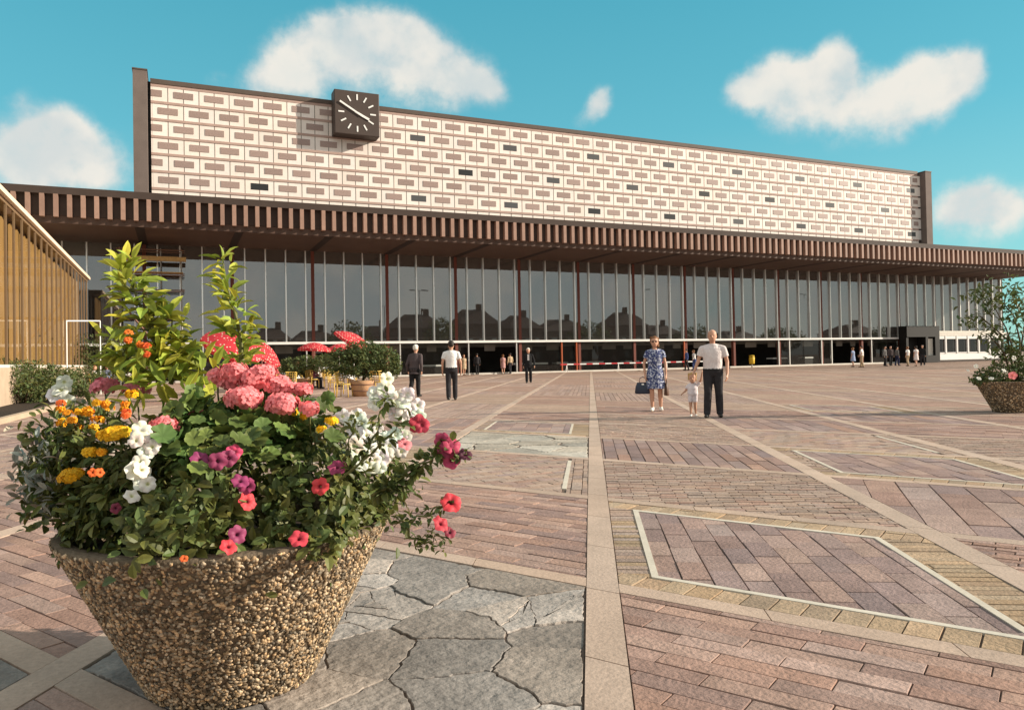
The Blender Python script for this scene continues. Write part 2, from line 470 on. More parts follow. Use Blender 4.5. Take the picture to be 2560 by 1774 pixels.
def build_paving():
    brick = MB(); flags = MB(); edge = MB(); bandm = MB(); bed = MB(); far = MB()
    RED = [(.322, .21, .17), (.29, .19, .158), (.352, .237, .192), (.272, .184, .158), (.368, .254, .21)]
    PUR = [(.30, .213, .188), (.278, .197, .178), (.322, .232, .203), (.262, .188, .174), (.345, .254, .222)]
    PAL = [(.34, .25, .20), (.365, .27, .215), (.32, .232, .19), (.385, .29, .235)]
    BEI = [(.37, .27, .178), (.40, .295, .20), (.345, .25, .172)]
    GRY = (.25, .22, .195)
    fixed = {(1, -1): 'A', (0, -1): 'B', (2, -1): 'C', (3, -1): 'E', (0, 0): 'D', (1, 0): 'B', (2, 0): 'F', (3, 0): 'G', (1, -2): 'H', (2, -2): 'E2', (3, -2): 'A',
             (0, 1): 'B', (-1, 1): 'D', (1, 1): 'C', (-1, 0): 'B', (2, 1): 'A', (0, -2): 'B', (-1, 2): 'D', (0, 2): 'B'}
    rs = random.Random(5)
    for i in range(-3, 26):
        for j in range(-24, 14):
            la, ha = A0 + AP * i + HB_E2, A0 + AP * (i + 1) - HB_E2
            lb, hb = B0 + BP * j + HB_E1, B0 + BP * (j + 1) - HB_E1
            c = PAb((la + ha) / 2, (lb + hb) / 2)
            if not (-12 < c[0] < 92 and -3 < c[1] < 58.5): continue
            X, Y, dep = px((c[0], c[1], 0))
            ty = fixed.get((i, j)) or rs.choice('BCEFBABCE')
            nearc = -2.2 < dep < 17 and (dep < 3.5 or -900 < X < 3400)
            if dep < -1 and not (i, j) in fixed: continue
            g = .006
            la += g; ha -= g; lb += g; hb -= g
            if not nearc:
                base = {'B': (.36, .24, .19), 'A': (.34, .245, .205), 'C': (.38, .275, .215), 'E': (.345, .245, .205), 'F': (.375, .27, .21), 'G': (.44, .38, .32), 'D': (.30, .28, .27), 'H': (.36, .22, .17)}[ty[0]]
                ang = {'B': A120, 'A': A60}.get(ty[0], 0)
                # far panels: courses of strips, each course a strip of its own tone
                if dep < 42:
                    nst = 14
                    for s in range(nst):
                        if ty in 'AE':
                            P = [PAb(la, lb + (hb - lb) * s / nst), PAb(ha, lb + (hb - lb) * s / nst), PAb(ha, lb + (hb - lb) * (s + .9) / nst), PAb(la, lb + (hb - lb) * (s + .9) / nst)]
                        else:
                            P = [PAb(la + (ha - la) * s / nst, lb), PAb(la + (ha - la) * (s + .9) / nst, lb), PAb(la + (ha - la) * (s + .9) / nst, hb), PAb(la + (ha - la) * s / nst, hb)]
                        far.prism(P, -.02, -.002, 0, tintof(base, .12, .03))
                else:
                    far.prism([PAb(la, lb), PAb(ha, lb), PAb(ha, hb), PAb(la, hb)], -.02, -.004, 0, tintof(base, .08, .03))
                continue
            bed.prism([PAb(la, lb), PAb(ha, lb), PAb(ha, hb), PAb(la, hb)], -.02, -.0085)
            coarse = 1 if dep < 12 else 1.5
            vs_ = 1 if dep < 5 else .7
            if ty == 'A':
                ia, ja, ib, jb = la + .26, ha - .30, lb + .36, hb - .25
                fill(brick, ia, ja, ib, jb, A60, .34 * coarse, .155 * coarse, .007, PUR, .12 * vs_)
                w = .045
                for P in ([(ia - w, ib - w), (ia, ib - w), (ia, jb + w), (ia - w, jb + w)], [(ja, ib - w), (ja + w, ib - w), (ja + w, jb + w), (ja, jb + w)],
                          [(ia, ib - w), (ja, ib - w), (ja, ib), (ia, ib)], [(ia, jb), (ja, jb), (ja, jb + w), (ia, jb + w)]):
                    edge.prism([PAb(*p) for p in P], -.02, .004, 0, tintof((1, 1, 1), .06, .02))
                fill(brick, la, ia - w, lb, hb, A120 + PI / 2, .5, .14, .009, BEI, .10 * vs_, bond=0)
                fill(brick, ja + w, ha, lb, hb, A120 + PI / 2, .5, .12, .009, BEI if dep < 8 else PAL, .10 * vs_, bond=0)
                fill(brick, ia - w, ja + w, lb, ib - w, A60 + PI / 2, .6, .075, .008, BEI, .10 * vs_, bond=0)
                fill(brick, ia - w, ja + w, jb + w, hb, A60 + PI / 2, .6, .075, .008, PAL + BEI[:1], .10 * vs_, bond=0)
            elif ty == 'B':
                fill(brick, la, ha, lb, hb, A120, .44 * coarse, .108 * coarse, .006, RED, .15 * vs_)
            elif ty == 'C':
                fill(brick, la, ha, lb, hb, R_(150) if dep < 9 else A120, .23 * coarse, .062 * coarse, .008, PAL + RED[2:3], .14 * vs_)
            elif ty == 'E':
                fill(brick, la, ha, lb, hb, A60, .60 * coarse, .15 * coarse, .012, PUR + RED[:3], .16 * vs_)
            elif ty == 'E2':
                fill(brick, la, ha, lb, hb, R_(45), .62, .26, .010, PUR + RED[2:4], .10 * vs_)
            elif ty == 'H':
                fill(brick, la, ha, lb, hb, A120, .22, .07, .010, RED[:4], .16 * vs_)
            elif ty == 'F':
                w = .05
                edge.prism([PAb(la + .2, lb + .22), PAb(ha - .2, lb + .22), PAb(ha - .2, lb + .22 + w), PAb(la + .2, lb + .22 + w)], -.02, .004)
                fill(brick, la, ha, lb, lb + .22, A60, .21, .1, .008, PAL, .12 * vs_)
                fill(brick, la, ha, lb + .22 + w, hb, 0, .24 * coarse, .12 * coarse, .008, PAL + PUR[2:3] + RED[2:3], .10 * vs_)
            elif ty == 'D':
                crazy(flags, la, ha, lb, hb, 36, GRY, 11 + i * 7 + j)
            elif ty == 'G':
                crazy(flags, la, ha, lb, hb, 16, (.41, .365, .305), 3 + i * 7 + j, small=False, gap=.02)
    # bands
    for j in range(-24, 15):
        b = B0 + BP * j
        a = -6.0
        while a < 78:
            L = .9
            c = PAb(a + L / 2, b)
            if -11 < c[0] < 92 and -3 < c[1] < 57.9:
                X, Y, dep = px((c[0], c[1], 0))
                if dep > -1 or j in (0, 1, -1):
                    g = .004
                    bandm.prism([PAb(a + g, b - HB_E1), PAb(a + L - g, b - HB_E1), PAb(a + L - g, b + HB_E1), PAb(a + g, b + HB_E1)], -.02, .0025, 0, tintof((1, 1, 1), .07, .02))
            a += L
    for i in range(-3, 27):
        a = A0 + AP * i
        for j in range(-24, 14):
            lb, hb = B0 + BP * j + HB_E1, B0 + BP * (j + 1) - HB_E1
            for s in range(3):
                p0, p1 = lb + (hb - lb) * s / 3 + .003, lb + (hb - lb) * (s + 1) / 3 - .003
                c = PAb(a, (p0 + p1) / 2)
                if not (-11 < c[0] < 92 and -3 < c[1] < 57.9): continue
                if px((c[0], c[1], 0))[2] < -1: continue
                bandm.prism([PAb(a - HB_E2, p0), PAb(a + HB_E2, p0), PAb(a + HB_E2, p1), PAb(a - HB_E2, p1)], -.02, .002, 0, tintof((.97, .96, .95), .07, .02))
    tag(brick.build('brick_paving', K['paver']), 'reddish brown brick paving laid in slanting diamond panels', kind='structure')
    tag(flags.build('flagstone_paving', K['flag']), 'grey crazy paved flagstones in a diamond panel', kind='structure')
    tag(edge.build('edging_strip', K['edge']), 'thin white edging strips round paving panels', kind='structure')
    tag(bandm.build('paving_band', K['band']), 'pale concrete bands crossing the plaza', kind='structure')
    tag(bed.build('mortar_bed', K['mortar']), 'dark mortar between the paving bricks', kind='structure')
    tag(far.build('paving_panel', K['paver']), 'distant brown paving panels of the plaza', kind='structure')
    g = MB(); g.add([(-900, -900, -.02), (900, -900, -.02), (900, 900, -.02), (-900, 900, -.02)], [(0, 1, 2, 3)])
    tag(g.build('plaza', K['plaza']), 'brown paved station plaza', kind='structure')


build_paving()

# ------------------------------------------------------------------ station building
D = 57.5
HX0, HX1, HZ1 = -1.35, 75.08, 21.07
YH = D - .1         # front of the upper hall
FY = 50.0           # canopy front
station = thing('station_building', 'modernist railway station with cream panelled upper hall, brown finned canopy and long glass front', 'building', (37, D, 0))


def part(mb, name, m, parent=None, smooth=False):
    o = mb.build(name, m, parent or station, smooth)
    p = parent or station
    # keep vertex data in world coordinates under a parent that sits elsewhere
    q = p
    off = Vector((0, 0, 0))
    while q is not None:
        off += q.location; q = q.parent
    o.data.transform(Matrix.Translation(-off))
    return o


hall = MB()
hall.box(HX0, HX1, YH, YH + 16, 10.5, HZ1 - .32, 0)
hall.box(HX0 - .02, HX1 + .02, YH - .08, YH + 16.1, HZ1 - .32, HZ1, 2)
hall.box(HX0, HX1, YH - .03, YH, HZ1 - .52, HZ1 - .325, 3)
for k in range(77):
    x = -.268 + 1.0035 * k
    if x < HX1 - .1:
        hall.box(x - .022, x + .022, YH - .012, YH, 10.5, HZ1 - .53, 1)
rowz = [20.09 - 1.2 * k for k in range(6)]
for k in range(-1, 77):
    xa, xb = max(-.268 + 1.0035 * k, HX0) + .022, min(-.268 + 1.0035 * (k + 1), HX1) - .022
    for z in rowz:
        tv = random.gauss(1, .03); hu = random.gauss(0, .012)
        hall.add([(xa, YH - .006, z - .55), (xb, YH - .006, z - .55), (xb, YH - .006, z + .49), (xa, YH - .006, z + .49)], [(0, 1, 2, 3)], 0, (tv * (1 + hu), tv, tv * (1 - hu)))
for z in rowz:
    zb = z - .63
    hall.box(HX0, HX1, YH - .05, YH, zb - .085, zb + .085, 3)
hw = part(hall, 'upper_hall', [K['cream'], K['joint'], K['coping'], K['ledge']])
cnt = 0
rest = MB()
rsw = random.Random(3)
wins = []
for r, z in enumerate(rowz):
    for k in range(78):
        x = -.268 + 1.0035 * k
        if (k % 2 == 0) != (r % 2 == 1): continue
        x0, x1 = max(x - .63, HX0 + .02), min(x + .63, HX1 - .02)
        if x1 - x0 < .3: continue
        dark = False
        if r in (1, 5) and k >= 18 and (k - 18) % 8 == 0: dark = True
        if r == 3 and k >= 22 and (k - 22) % 8 == 0: dark = True
        if r == 5 and k == 6: dark = True
        wins.append((x0, x1, z, dark, r, k))
# k=-1 half windows at the left end of rows 1,3,5
for r in (0, 2, 4):
    wins.append((HX0 + .02, -.268 - 1.0035 + .63, rowz[r], False, r, -1))
wins.sort(key=lambda w: w[0])
GREYDARK = {(1, 18), (1, 26), (5, 18), (5, 26), (3, 30), (1, 34), (3, 38), (1, 42), (1, 50), (5, 50), (1, 58), (3, 70), (1, 74)}
for (x0, x1, z, dark, r, k) in wins:
    w = MB()
    if dark:
        tv = 3.2 if (r, k) in GREYDARK else .8
        w.box(x0 + .02, x1 - .02, YH - .02, YH - .001, z - .235, z + .235, 0, (tv, tv, tv))
        part(w, 'open_window', K['darkwin'], hw)
    else:
        tv = rsw.uniform(.9, 1.1)
        if cnt < 100:
            w.box(x0, x1, YH - .035, YH - .001, z - .225, z + .225, 0, (tv, tv, tv)); part(w, 'window', K['hallwin'], hw); cnt += 1
        else:
            rest.box(x0, x1, YH - .035, YH - .001, z - .225, z + .225, 0, (tv, tv, tv))
o = part(rest, 'far_windows', K['hallwin'], hw); o['kind'] = 'stuff'
for x0, x1 in ((-2.42, -1.55), (75.5, 76.45)):
    zt = 21.28 if x0 < 0 else 20.95
    s = MB(); s.box(x0, x1, YH - .9 if x0 < 0 else YH - .7, YH + 16.2, 10.5, zt, 0)
    s.box(x0 - .04, x1 + .04, (YH - .94) if x0 < 0 else YH - .74, YH + 16.25, zt, zt + .09, 1)
    part(s, 'end_slab', [K['slab'], K['coping']])
# black fill painted as the shade in the slots between slabs and hall
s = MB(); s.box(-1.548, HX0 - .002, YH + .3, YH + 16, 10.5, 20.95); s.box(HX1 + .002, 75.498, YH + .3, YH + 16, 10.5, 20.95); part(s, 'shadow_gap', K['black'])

# canopy
CX0, CX1 = -16.0, 89.1
cn = MB()
cn.box(CX0, CX1, FY + .32, D + 17, 10.0, 11.58, 0)
cn.box(CX0, CX1, FY, FY + .318, 11.18, 11.6, 0)
canopy = part(cn, 'canopy', K['fascia'])
s = MB(); s.box(CX0, CX1 - .05, FY + .36, D + 17, 9.56, 9.995)
sof = part(s, 'soffit', K['soffit'], canopy)
x = 9.46 - 5.67 * 4
while x < 88:
    s = MB(); s.box(x - .26, x + .26, FY + .5, D - .1, 9.548, 9.57); x += 5.67
    part(s, 'soffit_channel', K['soffitdark'], canopy)
nf = 0; rest = MB(); x = -15.82
fl = []
while x < CX1 - .1:
    fl.append(x); x += .689
fl.sort(key=lambda q: abs(q + 8))
fl = [q for q in fl if q > -8.6] + [q for q in fl if q <= -8.6]
for q in fl:
    tv = random.uniform(.88, 1.14)
    if nf < 100:
        f = MB(); f.box(q - .12, q + .12, FY - .02, FY + .318, 9.88, 11.178, 0, (tv, tv, tv)); part(f, 'fin', K['fin'], canopy); nf += 1
    else:
        rest.box(q - .12, q + .12, FY - .02, FY + .318, 9.88, 11.178, 0, (tv, tv, tv))
o = part(rest, 'far_fins', K['fin'], canopy); o['kind'] = 'stuff'

# glass front
GX0, GX1 = -12.0, 89.0
g = MB()
mx = []
x = -.3 * 0 + 1.799 - 1.4247 * 9
while x < GX1:
    mx.append(x); x += 1.4247
xs = [GX0] + mx + [GX1]
rg = random.Random(8)
for a, b in zip(xs[:-1], xs[1:]):
    if b - a < .05: continue
    t1, t2 = rg.uniform(-.004, .004), rg.uniform(-.004, .004)
    g.add([(a + .004, D + t1, 2.72), (b - .004, D + t2, 2.72), (b - .004, D + t2 * .4, 9.56), (a + .004, D + t1 * .4, 9.56)], [(0, 1, 2, 3)])
gl = part(g, 'glass_wall', K['glass'])
posts = [8.93, 16.07, 21.79, 26.07, 30.35, 31.8, 43.2, 54.6, 56.0, 60.3, 61.7, 67.4, 1.8, -3.96]
for x in mx:
    m = MB(); m.box(x - .042, x + .042, D - .16, D + .06, 2.79, 9.558); part(m, 'mullion', K['alu'], gl)
s = MB(); s.box(GX0, 71.4, D - .24, D + .08, 2.60, 2.78); s.box(76.45, GX1, D - .2, D + .08, 3.30, 3.46, 1); part(s, 'transom', [K['white'], K['offwhite']], gl)
for x in posts:
    m = MB(); m.box(x - .045, x + .045, D - .14, D + .06, .14, 2.598); part(m, 'door_post', K['redpost'] if 26.5 < x < 50 else K['alu'], gl)
m = MB(); m.box(GX0, 76.4, D - .25, D + .25, -.02, .135); part(m, 'threshold', K['offwhite'])
x = 9.46 - 5.67 * 3
while x < 86:
    m = MB(); m.box(x - .12, x + .12, D - .03, D + .3, .14, 9.55); part(m, 'column', K['redcol']); x += 5.67
# lower glazing
pp = sorted(posts)
openings = [(8.93, 16.07), (21.79, 26.07), (43.2, 54.6), (61.7, 67.4)]
for a, b in zip([GX0] + pp, pp + [71.6]):
    if any(abs(a - q[0]) < .1 for q in openings): continue
    g = MB(); g.add([(a + .05, D, .14), (b - .05, D, .14), (b - .05, D, 2.6), (a + .05, D, 2.6)], [(0, 1, 2, 3)])
    part(g, 'lower_pane', K['glassclear'], gl)
# interior
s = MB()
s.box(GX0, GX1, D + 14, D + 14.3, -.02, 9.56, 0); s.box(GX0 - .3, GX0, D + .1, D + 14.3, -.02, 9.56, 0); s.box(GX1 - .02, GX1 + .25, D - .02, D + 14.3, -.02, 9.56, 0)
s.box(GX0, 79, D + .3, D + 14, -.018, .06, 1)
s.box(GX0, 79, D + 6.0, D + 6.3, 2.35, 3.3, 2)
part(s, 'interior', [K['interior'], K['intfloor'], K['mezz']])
for a, b in ((26.4, 29.6), (30.5, 31.6), (18.0, 20.0), (32.3, 35.2), (37.6, 39.0), (55.0, 56.9), (9.9, 11.2), (59.3, 60.4)):
    s = MB(); s.box(a, b, D + 1.2, D + 2.0, .062, .72, 0); s.box(a - .03, b + .03, D + 1.15, D + 2.05, .725, .87, 1); part(s, 'counter', [K['portal'], K['white']])
x = -3.0
while x < 70:
    s = MB(); w_ = rg.uniform(.6, 1.6); s.box(x, x + w_, D + 2.2, D + 2.26, 1.95, 2.5, 0); part(s, 'hanging_panel', K['mezz']); x += w_ + rg.uniform(.5, 2.2)
# kiosk portal
s = MB()
PX0, PX1 = 71.3, 76.4
s.box(PX0, PX1, D - 1.3, D - .26, 2.78, 3.95, 0); s.box(74.2, 74.6, D - 1.3, D - .3, 0, 2.78, 0); s.box(PX0, PX0 + .35, D - 1.2, D - .3, 0, 2.78, 0)
s.box(75.7, PX1, D - 1.3, D - .26, 0, 2.78, 0); s.box(74.6, 75.7, D - 1.3, D - .3, 0, .75, 0); s.box(73, PX1, D - .25, D - .1, 0, 2.78, 0)
port = part(s, 'entrance_portal', K['portal'])
s = MB(); s.box(74.62, 75.68, D - 1.0, D - .95, .76, 2.6); part(s, 'poster_panel', K['offwhite'], port)
# shop front at the right end
s = MB()
s.box(76.45, GX1 + .2, D - .5, D - .05, 2.9, 3.28, 0)
s.box(76.45, GX1 + .2, D - .5, D - .05, 0, .22, 2); s.box(76.45, GX1 + .2, D - .46, D - .08, .22, .95, 1)
shop = part(s, 'shop_front', [K['offwhite'], K['white'], K['fascia']])
for k in range(7):
    x = 76.5 + 1.86 * k
    if x > GX1: break
    w = MB(); w.box(x, x + .22, D - .55, D - .1, .96, 2.89, 0); w.box(x + .23, x + 1.84, D - .5, D - .3, 2.55, 2.88, 0); w.box(x + .23, x + 1.84, D - .5, D - .35, .96, 1.06, 0)
    fr = part(w, 'window_frame', K['white'], shop)
    w = MB(); w.add([(x + .23, D - .4, 1.06), (x + 1.84, D - .4, 1.06), (x + 1.84, D - .4, 2.55), (x + .23, D - .4, 2.55)], [(0, 1, 2, 3)]); part(w, 'pane', K['glassclear'], shop)

# clock
ck = thing('station_clock', 'large square dark brown clock with white hour marks projecting from the cream hall roof line', 'clock', (12.72, YH - 1.2, 19.93))
s = MB(); s.box(-1.70, 1.70, 0, 1.19, -1.65, 1.65); bmo = s.build('case', K['clock'], ck)
bm = bmo.modifiers.new('bevel', 'BEVEL'); bm.width = .05; bm.segments = 2
for k in range(12):
    a = 2 * PI * k / 12
    s = MB(); w = .055; r0, r1 = .98, 1.42
    d = np.array([math.sin(a), math.cos(a)]); n = np.array([d[1], -d[0]])
    q = [d * r0 - n * w, d * r1 - n * w, d * r1 + n * w, d * r0 + n * w]
    s.add([(p[0], -.03, p[1]) for p in q] + [(p[0], .002, p[1]) for p in q], [(0, 1, 2, 3), (7, 6, 5, 4), (0, 4, 5, 1), (1, 5, 6, 2), (2, 6, 7, 3), (3, 7, 4, 0)])
    s.build('hour_mark', K['white'], ck)


def hand(a, r0, r1, w, y):
    d = np.array([math.sin(a), math.cos(a)]); n = np.array([d[1], -d[0]]); s = MB()
    q = [d * r0 - n * w, d * r1 - n * w, d * r1 + n * w, d * r0 + n * w]
    s.add([(p[0], y - .03, p[1]) for p in q] + [(p[0], y, p[1]) for p in q], [(0, 1, 2, 3), (7, 6, 5, 4), (0, 4, 5, 1), (1, 5, 6, 2), (2, 6, 7, 3), (3, 7, 4, 0)])
    return s


hand(2 * PI * 50 / 60, -.35, 1.52, .065, -.08).build('minute_hand', K['white'], ck)
hand(2 * PI * (3 + 50 / 60) / 12, -.2, .98, .085, -.045).build('hour_hand', K['white'], ck)

# ------------------------------------------------------------------ left restaurant wing
WX, WY0, WY1, WZ = -4.9, 24.0, 53.0, 6.75
wing = thing('restaurant_wing', 'low glazed restaurant wing with orange curtains and a cream roof edge at the left', 'building', (WX, 40, 0))
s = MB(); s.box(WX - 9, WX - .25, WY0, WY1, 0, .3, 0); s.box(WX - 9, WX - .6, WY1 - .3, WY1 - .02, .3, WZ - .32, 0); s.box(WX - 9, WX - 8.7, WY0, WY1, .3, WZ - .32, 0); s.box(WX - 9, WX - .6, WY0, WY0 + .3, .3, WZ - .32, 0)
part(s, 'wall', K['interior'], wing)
s = MB(); s.box(WX - 9.2, WX + .14, WY0 - .2, WY1 + .12, WZ - .02, WZ + .02, 0); s.box(WX - 9.2, WX + .02, WY0 - .2, WY1 + .05, WZ - .30, WZ - .025, 1)
s.box(WX + .025, WX + .16, WY0 - .2, WY1 + .12, WZ - .16, WZ - .025, 0)
part(s, 'roof', [K['creamroof'], K['bronze']], wing)
s = MB(); s.box(WX - .3, WX + .15, WY0, WY1, 0, 1.22); part(s, 'plinth', K['plinth'], wing)
s = MB(); s.box(WX - .1, WX + .12, WY0, WY1, 1.225, 1.32, 0); part(s, 'sill', K['offwhite'], wing)
g = MB(); g.add([(WX, WY0, 1.32), (WX, WY1, 1.32), (WX, WY1, WZ - .30), (WX, WY0, WZ - .30)], [(0, 1, 2, 3)]); part(g, 'glazing', K['wingglass'], wing)
k = 0
for y0 in np.arange(27.0 - 4.25, 53.5, 4.25):
    for yy, ww in ((y0, .03), (y0 + 1.45, .03), (y0 + 2.8, .02)):
        if WY0 < yy < WY1 + .1:
            m = MB(); m.box(WX - .04, WX + .035, min(yy, WY1 - .05) - ww, min(yy, WY1 - .05) + ww, 1.325, WZ - .305); part(m, 'mullion', K['alu'] if ww > .03 else K['bronze'], wing)

# curtains : wavy sheets hung in pairs with dark gaps between them
for y0 in np.arange(27.0 - 4.25, 53.0, 2.125):
    ya, yb = max(y0 + .05, WY0 + .1), min(y0 + 1.86, WY1 - .3)
    if yb - ya < .3: continue
    c = MB(); n = int((yb - ya) / .03); vs = []; fs = []
    for i in range(n + 1):
        y = ya + (yb - ya) * i / n
        xo = WX - .42 + .06 * math.sin(i * .9) + .02 * math.sin(i * .31)
        vs += [(xo, y, 1.33), (xo, y, WZ - .45)]
    fs = [(2 * i, 2 * i + 2, 2 * i + 3, 2 * i + 1) for i in range(n)]
    c.add(vs, fs); part(c, 'curtain', K['curtain'], wing, True)

# ------------------------------------------------------------------ leaves and flowers
def leaf_template(kind):
    if kind == 'round':
        n = 24; v = [(.5, 0, -.10)]
        for i in range(n):
            a = 2 * PI * i / n + PI
            r = .5 * (1 - .09 * (i % 3 == 0))
            if i == 0: r = .22
            v.append((.5 + r * math.cos(a), r * math.sin(a), (.06 + .05 * math.sin(i * 2.1))))
        f = [(0, 1 + i, 1 + (i + 1) % n) for i in range(n)]
        return np.array(v), f, np.array([.72] + [1.15] * n)
    # ovate leaf, folded along the midrib, drooping at the tip
    v = [(0, 0, 0), (.22, .30, .07), (.22, 0, .0), (.22, -.30, .07), (.55, .36, .07), (.55, 0, -.02), (.55, -.36, .07), (.82, .2, -.02), (.82, 0, -.07), (.82, -.2, -.02), (1, 0, -.15)]
    f = [(0, 2, 1), (0, 3, 2), (1, 2, 5, 4), (2, 3, 6, 5), (4, 5, 8, 7), (5, 6, 9, 8), (7, 8, 10), (8, 9, 10)]
    return np.array(v), f, np.array([.9, 1.05, .85, 1.05, 1.05, .85, 1.05, 1.05, .9, 1.05, 1.0])


def leaves_data(pos, axis, nrm, length, wr, tint, kind='ovate'):
    tv, tf, tt = leaf_template(kind)
    pos = np.asarray(pos, float); axis = np.asarray(axis, float); nrm = np.asarray(nrm, float)
    axis = axis / np.linalg.norm(axis, axis=1, keepdims=True)
    side = np.cross(nrm, axis); side /= (np.linalg.norm(side, axis=1, keepdims=True) + 1e-9)
    nn = np.cross(axis, side)
    L = np.asarray(length, float)[:, None, None]
    V = pos[:, None, :] + L * (tv[None, :, 0:1] * axis[:, None, :] + wr * tv[None, :, 1:2] * side[:, None, :] + tv[None, :, 2:3] * nn[:, None, :])
    n = len(pos); k = len(tv)
    fs = []
    for i in range(n):
        o = i * k
        fs += [tuple(q + o for q in t) for t in tf]
    T = np.asarray(tint)[:, None, :] * tt[None, :, None]
    return V.reshape(-1, 3), fs, T.reshape(-1, 3)


def add_leaves(mb, pos, axis, nrm, length, wr, tint, kind='ovate', mat_i=0):
    V, fs, T = leaves_data(pos, axis, nrm, length, wr, tint, kind)
    o = mb.n
    mb.v += [tuple(p) for p in V]; mb.n += len(V)
    mb.f += [tuple(q + o for q in t) for t in fs]; mb.m += [mat_i] * len(fs); mb.t += [tuple(t) for t in T]


def rand_unit(n):
    v = RNG.normal(size=(n, 3)); return v / np.linalg.norm(v, axis=1, keepdims=True)


def leaf_tints(n, var=.35, warm=.25):
    k = RNG.uniform(1 - var, 1 + var, n)[:, None] * np.ones((1, 3))
    w = RNG.uniform(-warm, warm, n)
    k[:, 0] *= 1 + w; k[:, 2] *= 1 - .5 * w
    return np.clip(k, .1, 3)


def petunia_mb(mb, c, nrm, r, tint_rim=(1, 1, 1), tint_throat=(.25, .2, .3)):
    nrm = np.array(nrm, float); nrm /= np.linalg.norm(nrm)
    ref = np.array([0, 0, 1.0]) if abs(nrm[2]) < .9 else np.array([1.0, 0, 0])
    a = np.cross(ref, nrm); a /= np.linalg.norm(a); b = np.cross(nrm, a)
    n = 25; ph = random.uniform(0, 6)
    vs = []; tt = []
    for (rr, hh, k) in ((.04, -.5, 0), (.13, -.2, .1), (.30, -.02, .8), (.72, .05, 1), (1.0, -.08, 1)):
        for i in range(n):
            w = 2 * PI * i / n
            lob = 1 - .24 * (1 - abs(math.cos(2.5 * w + ph))) ** 2 * (rr > .5) + .04 * random.uniform(-1, 1) * (rr > .6)
            h = hh + (.10 * math.sin(5 * w + ph * 2) + .09 * random.uniform(-1, 1)) * (rr > .6)
            vs.append(np.array(c) + r * (rr * lob * (math.cos(w) * a + math.sin(w) * b) + h * nrm))
            tt.append(tuple(tint_throat[q] * (1 - k) + tint_rim[q] * k for q in range(3)))
    fs = []
    for j in range(4):
        fs += [(j * n + i, j * n + (i + 1) % n, (j + 1) * n + (i + 1) % n, (j + 1) * n + i) for i in range(n)]
    mb.add(vs, fs, 0, tt)


def floret_head(mb, c, R, n, fr, base_tint=(1, 1, 1), up=(0, 0, 1), spread=.25, flat=.8):
    """umbel: n five-petalled florets spread over a dome"""
    up = np.array(up, float); up /= np.linalg.norm(up)
    for i in range(n):
        d = rand_unit(1)[0]
        while d @ up < -spread: d = rand_unit(1)[0]
        p = np.array(c) + R * np.array([d[0], d[1], d[2] * flat]) * random.uniform(.74, 1.1)
        nn = d + .35 * rand_unit(1)[0]; nn /= np.linalg.norm(nn)
        ref = np.array([0, 0, 1.0]) if abs(nn[2]) < .9 else np.array([1.0, 0, 0])
        a = np.cross(ref, nn); a /= np.linalg.norm(a); b = np.cross(nn, a); ph = random.uniform(0, 6)
        k = random.uniform(.75, 1.25); w_ = random.uniform(0, .5)  # w_ paints pale highlights into the petal tint, floret by floret
        vs = []; fs = []; tt = []
        for q in range(5):
            w = ph + 2 * PI * q / 5
            d1 = math.cos(w) * a + math.sin(w) * b; s1 = -math.sin(w) * a + math.cos(w) * b
            o = len(vs)
            vs += [p, p + fr * (.55 * d1 + .36 * s1 + .12 * nn), p + fr * (.95 * d1 + .25 * s1 + .05 * nn), p + fr * (.95 * d1 - .25 * s1 + .05 * nn), p + fr * (.55 * d1 - .36 * s1 + .12 * nn)]
            fs.append((o, o + 4, o + 3, o + 2, o + 1))
            tc = [tuple(base_tint[z] * k * .7 for z in range(3))] + [tuple(base_tint[z] * k + w_ * .30 for z in range(3))] * 4
            tt += tc
        mb.add(vs, fs, 0, tt)


# ------------------------------------------------------------------ planters
PR, PB, PH_ = .592, .30, .597


def pot_profile(Rt, Rb, h):
    return [(Rb * .9, 0), (Rb, .02), (Rt - .012, h - .03), (Rt, h - .012), (Rt - .008, h), (Rt - .055, h), (Rt - .065, h - .012), (Rt - .075, h - .09)]


ICO = None


def ico():
    global ICO
    if ICO is None:
        import bmesh
        b = bmesh.new(); bmesh.ops.create_icosphere(b, subdivisions=1, radius=1)
        b.verts.ensure_lookup_table()
        ICO = (np.array([v.co[:] for v in b.verts]), np.array([[v.index for v in f.verts] for f in b.faces])); b.free()
    return ICO


